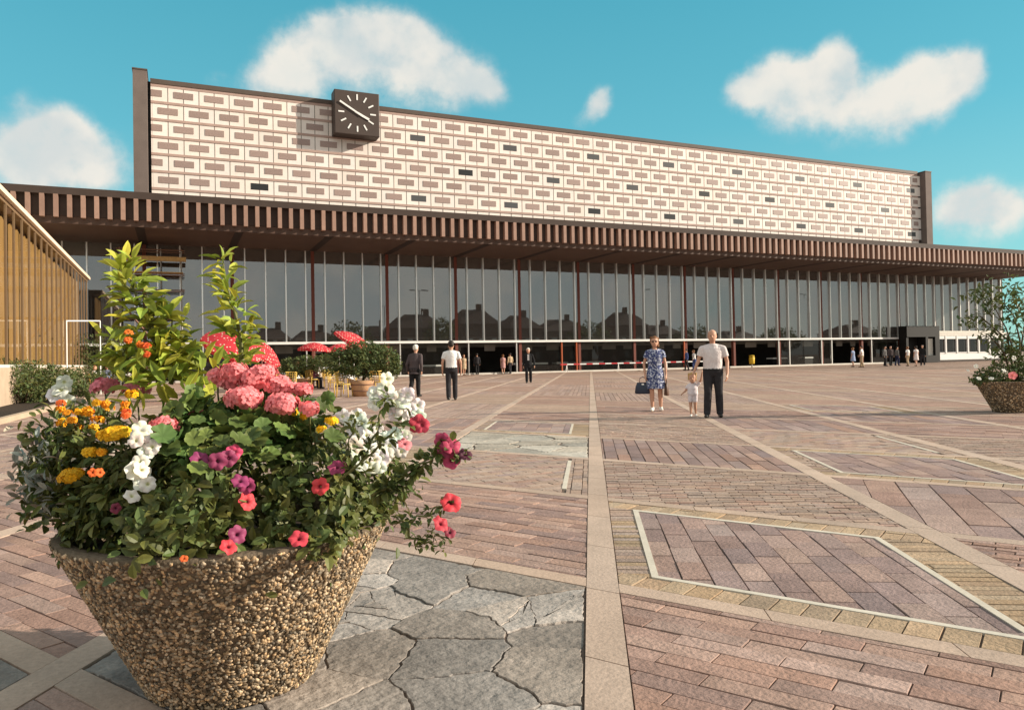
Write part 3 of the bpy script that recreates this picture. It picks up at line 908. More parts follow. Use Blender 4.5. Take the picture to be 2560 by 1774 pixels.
def pebbles(Rt, Rb, h, n, size, seed, arc=None):
    rg = np.random.default_rng(seed)
    iv, fi = ico()
    t = np.sqrt(rg.uniform(0, 1, n) * (Rt ** 2 - Rb ** 2) + Rb ** 2); z = (t - Rb) / (Rt - Rb) * (h - .02) + .012
    if arc is None: th = rg.uniform(0, 2 * PI, n)
    else: th = rg.uniform(arc[0], arc[1], n)
    # relax nothing: overlap reads as packed aggregate
    sl = math.atan2(Rt - Rb, h)
    nrm = np.stack([np.cos(th) * math.cos(sl), np.sin(th) * math.cos(sl), np.full(n, -math.sin(sl))], 1)
    tan = np.stack([-np.sin(th), np.cos(th), np.zeros(n)], 1); bit = np.cross(nrm, tan)
    c = np.stack([t * np.cos(th), t * np.sin(th), z], 1)
    ang = rg.uniform(0, PI, n)
    u = np.cos(ang)[:, None] * tan + np.sin(ang)[:, None] * bit; w = np.cross(nrm, u)
    s = size * rg.uniform(.55, 1.25, n)
    V = c[:, None, :] + s[:, None, None] * (iv[None, :, 0:1] * u[:, None, :] * rg.uniform(.9, 1.5, n)[:, None, None] + iv[None, :, 1:2] * w[:, None, :] * .8 + iv[None, :, 2:3] * nrm[:, None, :] * rg.uniform(.45, .8, n)[:, None, None])
    k = rg.choice([.18, .3, .5, .75, 1.0, 1.35], n, p=[.12, .2, .25, .2, .15, .08])
    hue = rg.uniform(-.12, .12, n)
    tn = np.stack([k * (1 + hue), k, k * (1 - hue * 1.4)], 1)
    T = np.repeat(tn[:, None, :], len(iv), 1)
    Fs = (fi[None] + (np.arange(n) * len(iv))[:, None, None]).reshape(-1, 3)
    return V.reshape(-1, 3), Fs, T.reshape(-1, 3)


K['aggregate'] = mat('exposed_pebbles', (.47, .345, .215), .7, .3, tint=True, nz=(60, .15))
K['potbody'] = mat('pot_concrete', (.15, .115, .08), .95, .1, nz=(60, .3), bump=(70, .5))


def planter(loc, label, n, size, seed):
    t = thing('flower_planter', label, 'planter', loc, 0, 'round concrete planters on the plaza')
    m = MB(); m.loft([(0, 0, z, r, r) for r, z in pot_profile(PR, PB, PH_)], 72, caps=False)
    o = m.build('bowl', K['potbody'], t, True)
    V, Fs, T = pebbles(PR, PB, PH_, n, size, seed)
    p = link('pebble_facing', mesh_of('pebble_facing', V, Fs, K['aggregate'], None, T, True), t)
    s = MB(); s.loft([(0, 0, PH_ - .085, PR - .07, PR - .07), (0, 0, PH_ - .05, PR * .5, PR * .5), (0, 0, PH_ - .03, .02, .02)], 40, caps=True)
    s.build('soil', K['soil'], t, True)
    return t


# centre of the near pot: on the ray that bisects its rim tips
th = R_(-20.35); Lp = 3.075
dirv = math.cos(th) * M[2] + math.sin(th) * M[0]
dirv = np.array([dirv[0], dirv[1], 0]); dirv /= np.linalg.norm(dirv)
POT = np.array([.190, 3.069, 0.0]); Lp = float(np.linalg.norm(POT)); dirv = POT / Lp
planter(POT, 'large tapered pebble-faced concrete planter in the left foreground brimming with flowers', 20000, .0074, 2)
g2 = gnd(2487, 1030)
POT2 = g2 + np.array([math.sin(YAW), -math.cos(YAW), 0]) * (PB + .02)
planter(POT2, 'distant pebble-faced concrete planter at the right edge of the plaza, seen in shade', 3500, .016, 5)

# mound of foliage in the near pot. Directions: right and toward the viewer
VR = np.array([math.sin(YAW), -math.cos(YAW), 0]); VT = -dirv; VRp = np.array([-VT[1], VT[0], 0]); UP = np.array([0, 0, 1.0])
if VRp @ VR < 0: VRp = -VRp


def mound_r(u, el):
    """distance from the pot centre (at rim height) to the foliage surface; u = bearing from viewer's right, el = elevation"""
    base = .60 + .05 * math.sin(3 * u + 1) + .05 * math.sin(7 * u + el * 5)
    return base * (1 - .22 * max(0, math.sin(el))) * (1 + .10 * math.cos(u) * math.cos(el))


def mound_pt(u, el, k=1.0):
    r = mound_r(u, el) * k
    return POT + np.array([0, 0, PH_ - .02]) + r * (math.cos(el) * (math.cos(u) * VRp + math.sin(u) * VT) + math.sin(el) * UP * 1.0)


# plant seeds by what grows where (bearing, elevation, kind)
plants = {}


def new_plant(key, name, label, cat='plant', group=None):
    plants[key] = dict(leaf=MB(), stem=MB(), flowers=[], name=name, label=label, cat=cat, group=group)


new_plant('redA', 'petunia', 'bushy petunia with scarlet trumpet flowers hanging over the front of the near planter', group='petunias in the near planter')
new_plant('whiteR', 'petunia', 'petunia with a mass of large white blooms on the right side of the near planter', group='petunias in the near planter')
new_plant('whiteL', 'petunia', 'petunia with a short column of cream white blooms on the left of the near planter', group='petunias in the near planter')
new_plant('purple', 'petunia', 'petunia with purplish magenta blooms in the middle of the near planter', group='petunias in the near planter')
new_plant('vineA', 'petunia', 'long trailing petunia stem with crimson blooms reaching out right of the near planter', group='petunias in the near planter')
new_plant('vineB', 'petunia', 'lower forked petunia trailer with red blooms just right of the planter rim', group='petunias in the near planter')
new_plant('geranium', 'geranium', 'geranium with big salmon pink flower heads and round scalloped leaves atop the near planter')
new_plant('geraniumL', 'geranium', 'shaded geranium with two rosy flower heads at the back left of the near planter')
new_plant('marigold', 'marigold', 'yellow and orange marigold plant on the left shoulder of the near planter')
new_plant('silver', 'silver_ragwort', 'silvery grey foliage plant spilling at the far left of the near planter')
new_plant('shrubA', 'lantana_shrub', 'tall yellow-green shrub with small orange blooms, left and fuller of two in the planter')
new_plant('shrubB', 'lantana_shrub', 'tall slender yellow-green shrub stem, the right of two rising from the planter')

SEEDS = [('redA', 560, 1290), ('redA', 720, 1300), ('redA', 380, 1330), ('redA', 850, 1270), ('redA', 250, 1330), ('purple', 560, 1150), ('purple', 660, 1190), ('whiteR', 900, 1150), ('whiteR', 980, 1040), ('whiteR', 800, 1130),
         ('whiteL', 350, 1150), ('marigold', 230, 1090), ('marigold', 150, 1190), ('silver', 60, 1200), ('geranium', 620, 1060), ('geranium', 750, 1050), ('geranium', 480, 1080), ('geraniumL', 330, 1000), ('marigold', 240, 1010), ('whiteR', 900, 1000)]


def nearest(P):
    X, Y, _ = px(P)
    return min(SEEDS, key=lambda s: (s[1] - X) ** 2 + (s[2] - Y) ** 2)[0]


LS = {'redA': ('leaf', .046, .75, 'ovate'), 'purple': ('leaf', .046, .8, 'ovate'), 'whiteR': ('leaf', .042, .75, 'ovate'), 'whiteL': ('leaf', .045, .75, 'ovate'), 'vineA': ('leaf', .04, .8, 'ovate'), 'vineB': ('leaf', .038, .8, 'ovate'),
      'geranium': ('leafround', .062, 1.0, 'round'), 'geraniumL': ('leafround', .062, 1.0, 'round'), 'marigold': ('leaf', .045, .42, 'ovate'), 'silver': ('leafsilver', .045, .5, 'ovate'),
      'shrubA': ('leafbright', .115, .5, 'ovate'), 'shrubB': ('leafbright', .105, .5, 'ovate')}
acc = {k: ([], [], [], []) for k in plants}


def put_leaf(key, p, axis, nrm, L):
    a = acc[key]; a[0].append(p); a[1].append(axis); a[2].append(nrm); a[3].append(L)


for n_ in range(13500):
    u = random.uniform(0, 2 * PI)
    if math.sin(u) < 0 and random.random() < .55: continue
    el = math.asin(random.uniform(-.10, .97)) if random.random() < .75 else random.uniform(-.28, .55)
    k = 1 - abs(random.gauss(0, .13))
    k = max(k, .5)
    p = mound_pt(u, el, k)
    if p[2] < PH_ + .005 and np.linalg.norm((p - POT)[:2]) < PR + .02 and np.linalg.norm((p - POT)[:2]) > PR - .08: p = p + UP * .03
    # the left front corner of the bowl is bare and dark
    X, Y, _ = px(p)
    key = nearest(p)
    if key == 'geranium' and random.random() < .45: continue
    if Y > 1330 and X < 470 and random.random() < .6: continue
    if Y > 1400 and random.random() < .85: continue
    if X > 840 and Y > 1372 - (X - 840) * .72 and random.random() < .95: continue
    if key == 'whiteR' and noise.noise(Vector(p * 9)) < -.25: continue
    if noise.noise(Vector(p * 7)) < -.32: continue
    out = (p - POT - UP * (PH_ - .1)); out /= np.linalg.norm(out)
    nrm = out + .7 * rand_unit(1)[0] + UP * .35
    ax = np.cross(nrm, rand_unit(1)[0]) + out * .35 + UP * random.uniform(-.3, .5)
    put_leaf(key, p, ax, nrm, LS[key][1] * random.uniform(.65, 1.3))


def stem_curve(P, key, rad=.004, n=6):
    plants[key]['stem'].tube(P, rad, n)


def shrub(key, base, top, sway, n_whorl, spread0, spread1, L0):
    base = np.array(base); top = np.array(top)
    pts = []
    for i in range(12):
        t = i / 11
        p = base + (top - base) * t + VR * sway * math.sin(t * 5) + dirv * sway * .5 * math.cos(t * 4)
        pts.append(p)
    plants[key]['stem'].tube(pts, [.011 * (1 - .75 * i / 11) for i in range(12)], 6)
    for i in range(n_whorl):
        t = .05 + .95 * (i / (n_whorl - 1)) ** .9
        k = t * 11; i0 = min(int(k), 10); p = pts[i0] + (pts[i0 + 1] - pts[i0]) * (k - i0)
        sp = spread0 + (spread1 - spread0) * t
        nb = 2 if t > .75 else 3
        for q in range(nb):
            w = random.uniform(0, 2 * PI)
            d = np.array([math.cos(w), math.sin(w), random.uniform(.0, .75) + (.9 if t > .94 else 0)])
            d /= np.linalg.norm(d)
            st = p + d * sp * random.uniform(.05, 1)
            if sp > .05: plants[key]['stem'].tube([p, st], [.004, .0025], 5)
            for z in range(2):
                dd = d + .75 * rand_unit(1)[0]
                put_leaf(key, st + .02 * rand_unit(1)[0], dd, UP + .6 * rand_unit(1)[0] + VT * .3, L0 * random.uniform(.6, 1.2) * (1 - .25 * t))


dS = 3.02
bs = at(395, 960, dS)
shrub('shrubA', bs, at(332, 665, dS), .02, 40, .15, .03, .115)
shrub('shrubA', bs + VR * .05, at(440, 800, dS), .015, 13, .10, .04, .105)
shrub('shrubA', bs - VR * .08, at(290, 850, dS - .1), .015, 9, .08, .04, .10)
shrub('shrubB', at(600, 940, dS), at(568, 650, dS), .018, 22, .07, .025, .10)
for (x, y) in ((340, 1000), (420, 960), (470, 980), (510, 960), (400, 1010), (300, 960), (540, 930), (450, 940), (370, 940), (500, 1000)):
    c_ = at(x, y, dS - .12)
    for q in range(6):
        put_leaf('shrubA', c_ + .07 * rand_unit(1)[0], rand_unit(1)[0] + UP * .5, UP + .8 * rand_unit(1)[0] + VT * .4, .095 * random.uniform(.7, 1.2))


def flower(key, mb, m, name='flower'):
    plants[key]['flowers'].append((name, mb, m))


def facing(p, tilt=.35):
    v = EYE - np.array(p); v /= np.linalg.norm(v)
    r = v + tilt * UP + .55 * rand_unit(1)[0] + VR * .25
    return r / np.linalg.norm(r)


def surf_depth(x, y, lift=.0):
    """depth where the view ray meets the mound surface"""
    r = ray(x, y); best = None
    for s in np.arange(1.7, 3.6, .012):
        p = EYE + r * s
        q = p - POT - UP * (PH_ - .02)
        u = math.atan2(q @ VT, q @ VRp); el = math.atan2(q[2], math.hypot(q @ VT, q @ VRp))
        if np.linalg.norm(q) < mound_r(u, el) * 1.03 + lift: return s
    return 2.75


def pet(key, x, y, r, m, n=1, spread=0, rim=(1, 1, 1), thr=(.25, .2, .3), depth=None, fac=None):
    for i in range(n):
        xx, yy = x + random.gauss(0, spread), y + random.gauss(0, spread * .8)
        dd = depth or surf_depth(xx, yy) - .025 - .03 * random.random()
        p = at(xx, yy, dd); mb = MB()
        tn = tuple(c * random.uniform(.9, 1.1) for c in rim)
        petunia_mb(mb, p, fac if fac is not None else facing(p), r * random.uniform(.85, 1.12), tn, thr)
        flower(key, mb, m)


W_THR = (.75, .78, .45)
for x, y, n, s in ((925, 1115, 15, 36), (985, 1005, 9, 24), (1035, 1028, 5, 16), (960, 975, 7, 20), (985, 1110, 7, 18), (880, 1045, 4, 18), (1005, 990, 3, 12), (945, 1145, 4, 14)):
    pet('whiteR', x, y, .032, 'petwhite', n + n // 3, s, thr=W_THR)
for x, y, n, s in ((345, 1095, 4, 13), (375, 1130, 2, 12), (355, 1180, 4, 14), (355, 1210, 2, 10), (325, 1235, 1, 6)):
    pet('whiteL', x, y, .030, 'petwhite', n, s, thr=W_THR)
pet('whiteL', 150, 975, .032, 'petwhite', 3, 14, thr=W_THR, depth=2.9); pet('whiteL', 175, 1000, .03, 'petwhite', 2, 8, thr=W_THR, depth=2.9)
for x, y in ((620, 1252), (800, 1215), (572, 1365), (747, 1345), (1115, 1195)):
    if x < 1000: pet('redA', x, y, .032, 'petred')
pet('redA', 250, 1185, .014, 'petorange', 2, 12)
pet('redA', 460, 1395, .012, 'petorange'); pet('redA', 290, 1270, .018, 'petpurple')
for x, y in ((570, 1140), (545, 1150), (615, 1215), (600, 1200), (840, 1165), (500, 1150), (595, 1335)):
    pet('purple', x, y, .029, 'petpurple', 1, 3, rim=(1.2, 1, 1.2), thr=(.4, .3, .4))
pet('purple', 585, 1130, .029, 'petred', 1, 0, rim=(1, 1.4, 2.2))


def vine(key, pts, rad, nleaf, Lf):
    P = [at(x, y, d) for x, y, d in pts]
    # smooth
    Q = []
    for i in range(len(P) - 1):
        for s in range(6):
            t = s / 6
            Q.append(P[i] * (1 - t) + P[i + 1] * t + .006 * np.array([math.sin(i + s), math.cos(i * 2 + s), math.sin(s)]))
    Q.append(P[-1])
    plants[key]['stem'].tube(Q, [rad * (1 - .6 * i / len(Q)) for i in range(len(Q))], 6)
    for i in range(nleaf):
        k = random.uniform(0, len(Q) - 1.01); i0 = int(k); p = Q[i0] + (Q[i0 + 1] - Q[i0]) * (k - i0)
        d = rand_unit(1)[0]
        put_leaf(key, p + .012 * d, d, UP + .6 * rand_unit(1)[0], Lf * random.uniform(.6, 1.2))


vd = 2.45
vine('vineA', [(930, 1240, vd), (985, 1205, vd), (1040, 1175, vd), (1085, 1140, vd), (1130, 1110, vd)], .006, 190, .036)
vine('vineA', [(1085, 1140, vd), (1110, 1150, vd), (1150, 1140, vd), (1165, 1128, vd)], .003, 14, .03)
vine('vineA', [(960, 1230, vd), (990, 1225, vd), (1030, 1190, vd)], .004, 50, .032)
vine('whiteR', [(850, 1200, 2.5), (930, 1130, 2.5), (985, 1075, 2.5), (1030, 1040, 2.5)], .005, 55, .034)
vine('whiteR', [(900, 1160, 2.52), (940, 1080, 2.52), (960, 1010, 2.52), (970, 985, 2.52)], .005, 60, .034)
vine('whiteR', [(860, 1150, 2.55), (880, 1080, 2.55), (890, 1045, 2.55)], .004, 35, .034)
vd = 2.38
vine('vineB', [(955, 1290, vd + .1), (990, 1306, vd), (1030, 1300, vd), (1080, 1280, vd), (1122, 1252, vd)], .005, 85, .028)
vine('vineB', [(1010, 1310, vd), (1030, 1345, vd), (1050, 1365, vd), (1085, 1345, vd), (1120, 1335, vd)], .004, 40, .024)
vine('vineB', [(1050, 1365, vd), (1070, 1340, vd), (1090, 1315, vd)], .003, 14, .022)
vine('vineB', [(1060, 1360, vd), (1100, 1360, vd), (1112, 1368, vd)], .003, 9, .022)
for x, y in ((1108, 1100), (1128, 1118), (1132, 1148), (1115, 1125)):
    pet('vineA', x, y, .030, 'petred', 1, 3, rim=(.62, .9, 1.5), thr=(.15, .15, .2), depth=2.44)
pet('vineA', 1163, 1135, .024, 'petpurple', 1, 0, rim=(.3, .5, .4), depth=2.45)
pet('vineA', 1050, 1058, .031, 'petred', 2, 6, rim=(.7, .8, 1), depth=2.5); pet('vineA', 1012, 1108, .03, 'petpink', 1, 0, depth=2.5)
pet('vineB', 1128, 1255, .034, 'petred', depth=2.36, fac=facing(at(1128, 1255, 2.36), .1)); pet('vineB', 1103, 1308, .032, 'petred', rim=(.7, .9, 1), depth=2.37); pet('vineB', 1125, 1330, .024, 'petpurple', rim=(1, .8, .6), depth=2.37)

for (x, y, R, n) in [(a_, b_ + (12 if b_ > 970 else 6), c_, d_) for a_, b_, c_, d_ in ((610, 985, .066, 85), (705, 1000, .062, 75), (640, 940, .062, 70), (585, 925, .055, 60), (690, 955, .05, 45), (545, 935, .042, 36), (410, 1055, .052, 48), (660, 925, .045, 40), (625, 955, .045, 40), (570, 950, .04, 34), (720, 965, .035, 28), (758, 968, .034, 26), (775, 1010, .034, 26), (490, 1025, .026, 16))]:
    mb = MB(); d0 = (2.66 if y > 980 else 2.78) if x != 410 else 2.55
    floret_head(mb, at(x, y, d0), R * .88, int(n * .95), .021, up=UP + VT * .6, flat=.62)
    flower('geranium', mb, 'petpink', 'flower_head')
    plants['geranium']['stem'].tube([at(x, y, d0), at(x, y + 45, d0 + .03), at(x + 8, y + 120, d0 + .1)], .0035, 5)
for (x, y, R, n) in ((262, 965, .06, 60), (342, 975, .062, 64)):
    mb = MB(); floret_head(mb, at(x, y, 3.0), R * .8, int(n * .8), .02, base_tint=(.82, .8, .95), up=UP + VT * .5, flat=.6)
    flower('geraniumL', mb, 'petpink', 'flower_head')
    plants['geraniumL']['stem'].tube([at(x, y, 3.0), at(x + 5, y + 60, 3.0), at(x + 10, y + 160, 2.95)], .0035, 5)
# round geranium leaves on the crown
for (x, y) in ((560, 1060), (600, 1075), (655, 1070), (690, 1055), (715, 1075), (640, 1095), (530, 1085), (480, 1090), (450, 1130), (500, 1050), (740, 1060), (590, 1110), (670, 1110), (700, 1095), (560, 1100), (470, 1130), (520, 1120), (620, 1050), (545, 1040), (770, 1090), (430, 1085), (500, 1160), (660, 1140), (720, 1130)):
    dd = surf_depth(x, y) - .045
    for q in range(4):
        p = at(x + random.gauss(0, 22), y + random.gauss(0, 10), dd + .05 * q)
        n_ = UP * .9 + VT * .55 + .45 * rand_unit(1)[0] + VR * .2
        ax = np.cross(n_, rand_unit(1)[0])
        put_leaf('geranium', p - ax / np.linalg.norm(ax) * .05, ax, n_, random.uniform(.055, .085))
for (x, y, R, n, m, bt) in ((288, 1083, .038, 80, 'petyellow', (1, 1, 1)), (268, 1088, .03, 50, 'petyellow', (1, 1, 1)), (305, 1080, .026, 50, 'petyellow', (1, 1.05, 1)), (180, 1187, .032, 60, 'petyellow', (.95, .9, 1)), (165, 1195, .022, 30, 'petyellow', (.9, .8, 1)), (225, 1130, .02, 26, 'petyellow', (1, 1, 1)),
                        (830, 1052, .02, 26, 'petyellow', (1, 1.1, 1)), (805, 1072, .014, 16, 'petyellow', (1, 1.05, 1)), (735, 1030, .012, 12, 'petyellow', (1, 1, 1)), (760, 1040, .01, 10, 'petyellow', (1, 1, 1)), (255, 1130, .014, 14, 'petyellow', (1, .8, 1)), (330, 985, .018, 18, 'petyellow', (1, 1, 1))):
    mb = MB(); dd = surf_depth(x, y) - .04
    if x < 345: dd = min(dd, 2.47)
    floret_head(mb, at(x, y, dd), R, n, .013, base_tint=bt, up=UP + VT * .7, spread=.1, flat=.55); flower('marigold', mb, m, 'flower_head')
rm = random.Random(12)
for i in range(26):
    x, y = rm.uniform(150, 330), rm.uniform(1005, 1070)
    mb = MB(); floret_head(mb, at(x, y, 2.55 + rm.uniform(-.06, .1)), .012, 10, .011, base_tint=(1, rm.uniform(.55, 1), 1), up=UP + VT * .5, flat=.5); flower('marigold', mb, 'petyellow' if rm.random() < .85 else 'petorange', 'flower_head')
    put = at(x, y, 2.8)
for i in range(420):
    x, y = rm.uniform(110, 330), rm.uniform(1000, 1200)
    if (x - 230) ** 2 / 130 ** 2 + (y - 1110) ** 2 / 120 ** 2 > 1: continue
    p = at(x, y, 2.78 + rm.uniform(-.12, .1)); put_leaf('marigold', p, rand_unit(1)[0] + UP * .5, UP + .8 * rand_unit(1)[0] + VT * .4, rm.uniform(.03, .06))
for i in range(330):
    x, y = rm.gauss(95, 30), rm.gauss(1200, 55)
    if y > 1300: continue
    p = at(x, y, 2.62 + rm.uniform(-.12, .12)); put_leaf('silver' if rm.random() < .7 else 'marigold', p, rand_unit(1)[0] + UP * .4, UP + .9 * rand_unit(1)[0] + VT * .4, rm.uniform(.03, .055))
for i in range(1100):
    x, y = rm.gauss(165, 58), rm.gauss(1195, 75)
    if y > 1330 or x < 55 or y < 1010: continue
    p = at(x, y, 2.62 + rm.uniform(-.1, .16)); put_leaf('redA' if rm.random() < .6 else 'marigold', p, rand_unit(1)[0] + UP * .25, UP + .9 * rand_unit(1)[0] + VT * .4, rm.uniform(.03, .055))
# stem bundles that carry the outlying foliage back into the pot
for key, tgt in (('redA', (130, 1200, 2.65)), ('redA', (90, 1240, 2.62)), ('silver', (80, 1200, 2.62)), ('silver', (40, 1160, 2.62)), ('silver', (110, 1240, 2.62)), ('marigold', (180, 1080, 2.78)), ('marigold', (240, 1020, 2.8)), ('marigold', (300, 1010, 2.8)), ('marigold', (150, 1150, 2.76)), ('whiteL', (150, 980, 2.9)), ('whiteL', (350, 1140, 2.5)), ('redA', (600, 1250, 2.3)), ('purple', (600, 1160, 2.4))):
    b0 = POT + UP * (PH_ - .06) + .25 * rand_unit(1)[0] * np.array([1, 1, 0]); t_ = at(*tgt)
    mid = (b0 + t_) / 2 + UP * .06
    plants[key]['stem'].tube([b0, mid, t_], [.005, .004, .003], 5)
for i in range(5):
    x, y = (352, 860) if i == 0 else (365, 885) if i == 1 else (320, 850) if i == 2 else (rm.uniform(300, 380), rm.uniform(830, 900))
    mb = MB(); floret_head(mb, at(x, y, 2.85), .012, 10, .012, base_tint=(1, rm.uniform(.8, 1.6), 1), up=VT + UP * .3, flat=.7); flower('shrubA', mb, 'petorange', 'flower_head')

for key, P in plants.items():
    root = thing(P['name'], P['label'], P['cat'], POT + UP * (PH_ - .06), 0, P['group'])
    a = acc[key]
    if a[0]:
        lk, L0, wr, kd = LS[key]
        n = len(a[0])
        tn = leaf_tints(n, .38, .22)
        add_leaves(P['leaf'], a[0], a[1], a[2], a[3], wr, tn, kd)
        part(P['leaf'], 'foliage', K[lk], root, kd == 'round')
    if P['stem'].n: part(P['stem'], 'stem', K['stem'], root, True)
    fl_ = P['flowers']
    for (nm, mb, m) in fl_:
        part(mb, nm, K[m], root, nm == 'flower')


# ------------------------------------------------------------------ leafy bushes and trees
def bush_leaves(blobs, n, L, wr=.6, thr=-.12, freq=1.6, mat_k='bushleaf', hang=0):
    mb = MB(); P = []; A = []; Nn = []; Ls = []
    w = np.array([b[3] * b[4] * b[5] for b in blobs]) ** .67; w /= w.sum()
    while len(P) < n:
        b = blobs[RNG.choice(len(blobs), p=w)]
        d = rand_unit(1)[0]; r = RNG.uniform(.35, 1) ** .5
        p = np.array(b[:3]) + d * r * np.array(b[3:6])
        if noise.noise(Vector(p * freq)) < thr: continue
        P.append(p); A.append(rand_unit(1)[0] + d * .6 - UP * hang); Nn.append(d + .8 * rand_unit(1)[0] + UP * .4); Ls.append(L * RNG.uniform(.6, 1.3))
    add_leaves(mb, P, A, Nn, Ls, wr, leaf_tints(n, .4, .25))
    return mb


# right planter growth
root = thing('tree_mallow', 'tall dark spindly shrub rising from the planter at the right edge', 'shrub', POT2 + UP * .55)
mb = MB(); d2 = px(POT2)[2]
stems = [[(2540, 950), (2535, 880), (2515, 820), (2490, 775), (2470, 745)], [(2545, 950), (2550, 850), (2535, 790), (2510, 760), (2520, 720)], [(2530, 950), (2510, 880), (2470, 835), (2440, 850)], [(2545, 920), (2560, 820), (2570, 760)], [(2535, 940), (2520, 850), (2450, 790), (2420, 795)]]
LP = []
for s in stems:
    pts = [at(x, y, d2 + random.uniform(-.1, .1)) for x, y in s]
    mb.tube(pts, [.022 - .016 * i / (len(pts) - 1) for i in range(len(pts))], 6)
    for i in range(len(pts) - 1):
        for q in range(int(6 + 5 * i)):
            t = random.random(); LP.append(pts[i] * (1 - t) + pts[i + 1] * t + .10 * rand_unit(1)[0] * (.4 + .5 * i))
part(mb, 'stem', K['stembrown'], root, True)
for (x, y, n, s) in ((2470, 730, 90, 34), (2530, 720, 70, 30), (2440, 745, 40, 25), (2490, 765, 60, 32), (2550, 760, 60, 22), (2425, 800, 30, 18), (2545, 790, 60, 25), (2470, 825, 40, 28), (2540, 860, 70, 28), (2500, 880, 90, 30)):
    for q in range(n): LP.append(at(random.gauss(x, s * .7), random.gauss(y, s * .45), d2 + random.gauss(0, .2)))
mb = MB(); n = len(LP)
add_leaves(mb, LP, rand_unit(n) + UP * .1, UP + .7 * rand_unit(n), RNG.uniform(.07, .15, n), .55, leaf_tints(n, .3, .2)); part(mb, 'foliage', K['bushleaf'], root)
root = thing('petunia', 'dark bushy petunia with few white and pink blooms in the right edge planter', 'plant', POT2 + UP * .55)
P0 = POT2 + UP * .72
mb = bush_leaves([(P0[0], P0[1], P0[2] - .02, .60, .60, .24), (*(P0 - VR * .42 - UP * .08), .34, .34, .14), (*(P0 + UP * .25 + VR * .15), .34, .34, .32)], 2600, .06, .7, -.3, 4)
part(mb, 'foliage', K['bushleaf'], root)
for (x, y, c, r) in ((2447, 945, 'petwhite', .045), (2478, 945, 'petwhite', .045), (2510, 925, 'petwhite', .045), (2532, 938, 'petpink', .075), (2440, 915, 'petwhite', .04), (2535, 895, 'petwhite', .05), (2420, 925, 'petwhite', .03)):
    mb = MB(); p = at(x, y, d2 - .62); petunia_mb(mb, p, facing(p), r, (1, 1, 1), (.8, .8, .6)); part(mb, 'flower', K[c], root, True)


def potted_bush(loc, label, Rt, h, blobs, n, L, group=None):
    t = thing('tub_planter', label[0], 'planter', loc, 0, group)
    m = MB(); m.loft([(0, 0, 0, Rt * .78, Rt * .78), (0, 0, h * .55, Rt * .92, Rt * .92), (0, 0, h * .8, Rt, Rt), (0, 0, h, Rt * 1.04, Rt * 1.04), (0, 0, h, Rt * .9, Rt * .9), (0, 0, h - .08, Rt * .86, Rt * .86)], 28, caps=True)
    m.build('tub', K['terracotta'], t, True)
    for zz in (.35, .75):
        s = MB(); r_ = Rt * (.78 + .22 * zz) + .022; s.loft([(0, 0, h * zz - .02, r_, r_), (0, 0, h * zz + .02, r_ + .004, r_ + .004)], 28, caps=True); s.build('hoop', K['rust'], t, True)
    b = thing('laurel_bush', label[1], 'bush', np.array(loc) + UP * h)
    mb = bush_leaves(blobs, n, L, .55, -.2, 2.2); mb.build('foliage', K['bushleaf'], b)
    s = MB()
    for q in range(6):
        w = random.uniform(0, 6); s.tube([(0, 0, -.1), (.2 * math.cos(w), .2 * math.sin(w), .4), (.5 * math.cos(w), .5 * math.sin(w), .9)], [.03, .02, .01], 6)
    s.build('stem', K['stembrown'], b, True)


potted_bush(gnd(907, 990), ('round wooden-hooped tub under a big bush beside the cafe chairs', 'wide bushy laurel in a tub left of the old man in dark suit'), .42, .55,
            [(0, 0, .6, .85, .8, .55), (.55, -.2, .75, .7, .6, .5), (-.6, .1, .65, .7, .6, .5), (.9, -.3, .5, .4, .4, .5), (0, 0, 1.0, .6, .6, .4)], 5200, .11, None)
potted_bush(gnd(765, 972), ('tub half hidden among the cafe chairs and tables', 'lower laurel bush behind the cafe chairs below the flat red umbrella'), .4, .5,
            [(0, 0, .55, .8, .7, .5), (.7, -.3, .6, .7, .6, .5), (-.6, .1, .5, .6, .6, .45)], 3600, .11, None)

# beds on the left by the wing
def bed_shrub(loc, label, s, n, L=.12, name='shrub', dark=False):
    t = thing(name, label, 'shrub', loc)
    bl = [(0, 0, s * .5, s * .9, s * .8, s * .55), (s * .5, 0, s * .42, s * .6, s * .6, s * .4), (-s * .5, .1, s * .45, s * .6, s * .5, s * .45)]
    bush_leaves(bl, n, L, .5, -.2, 2.0).build('foliage', K['bushleaf'], t)
    m = MB()
    for q in range(5):
        w = q * 1.3; m.tube([(0, 0, 0), (s * .2 * math.cos(w), s * .2 * math.sin(w), s * .3), (s * .5 * math.cos(w), s * .5 * math.sin(w), s * .65)], [.03, .02, .01], 6)
    m.build('stem', K['stembrown'], t, True)


bed_shrub(gnd(60, 1012), 'dense dark green shrub at the extreme left below the curtained wing', 1.4, 3400)
bed_shrub(gnd(135, 1004), 'dark green shrub in the left bed, second from the left edge', 1.25, 3000)
bed_shrub(gnd(205, 990), 'dark shrub in the left bed nearest the cafe tables', 1.15, 2600)
bed_shrub(gnd(238, 968), 'rounded dark evergreen bush in front of the scaffold tower behind the cafe', 3.0, 5200, .16)
bed_shrub(gnd(-15, 1012), 'dark green shrub cut off by the left edge of the picture', 1.5, 3200)
bed_shrub(gnd(30, 985), 'dark shrub behind the others in the left bed against the cream plinth', 1.5, 2600)
m = MB()
pA, pB = gnd(-60, 1075), gnd(215, 1000)
dv = (pB - pA) / np.linalg.norm(pB - pA); nv = np.array([-dv[1], dv[0], 0])
P = [pA - nv * .08, pB - nv * .08, pB + nv * .08, pA + nv * .08]
m.prism([(p[0], p[1]) for p in P], -.01, .12); tag(m.build('kerb', K['plinth']), kind='structure')
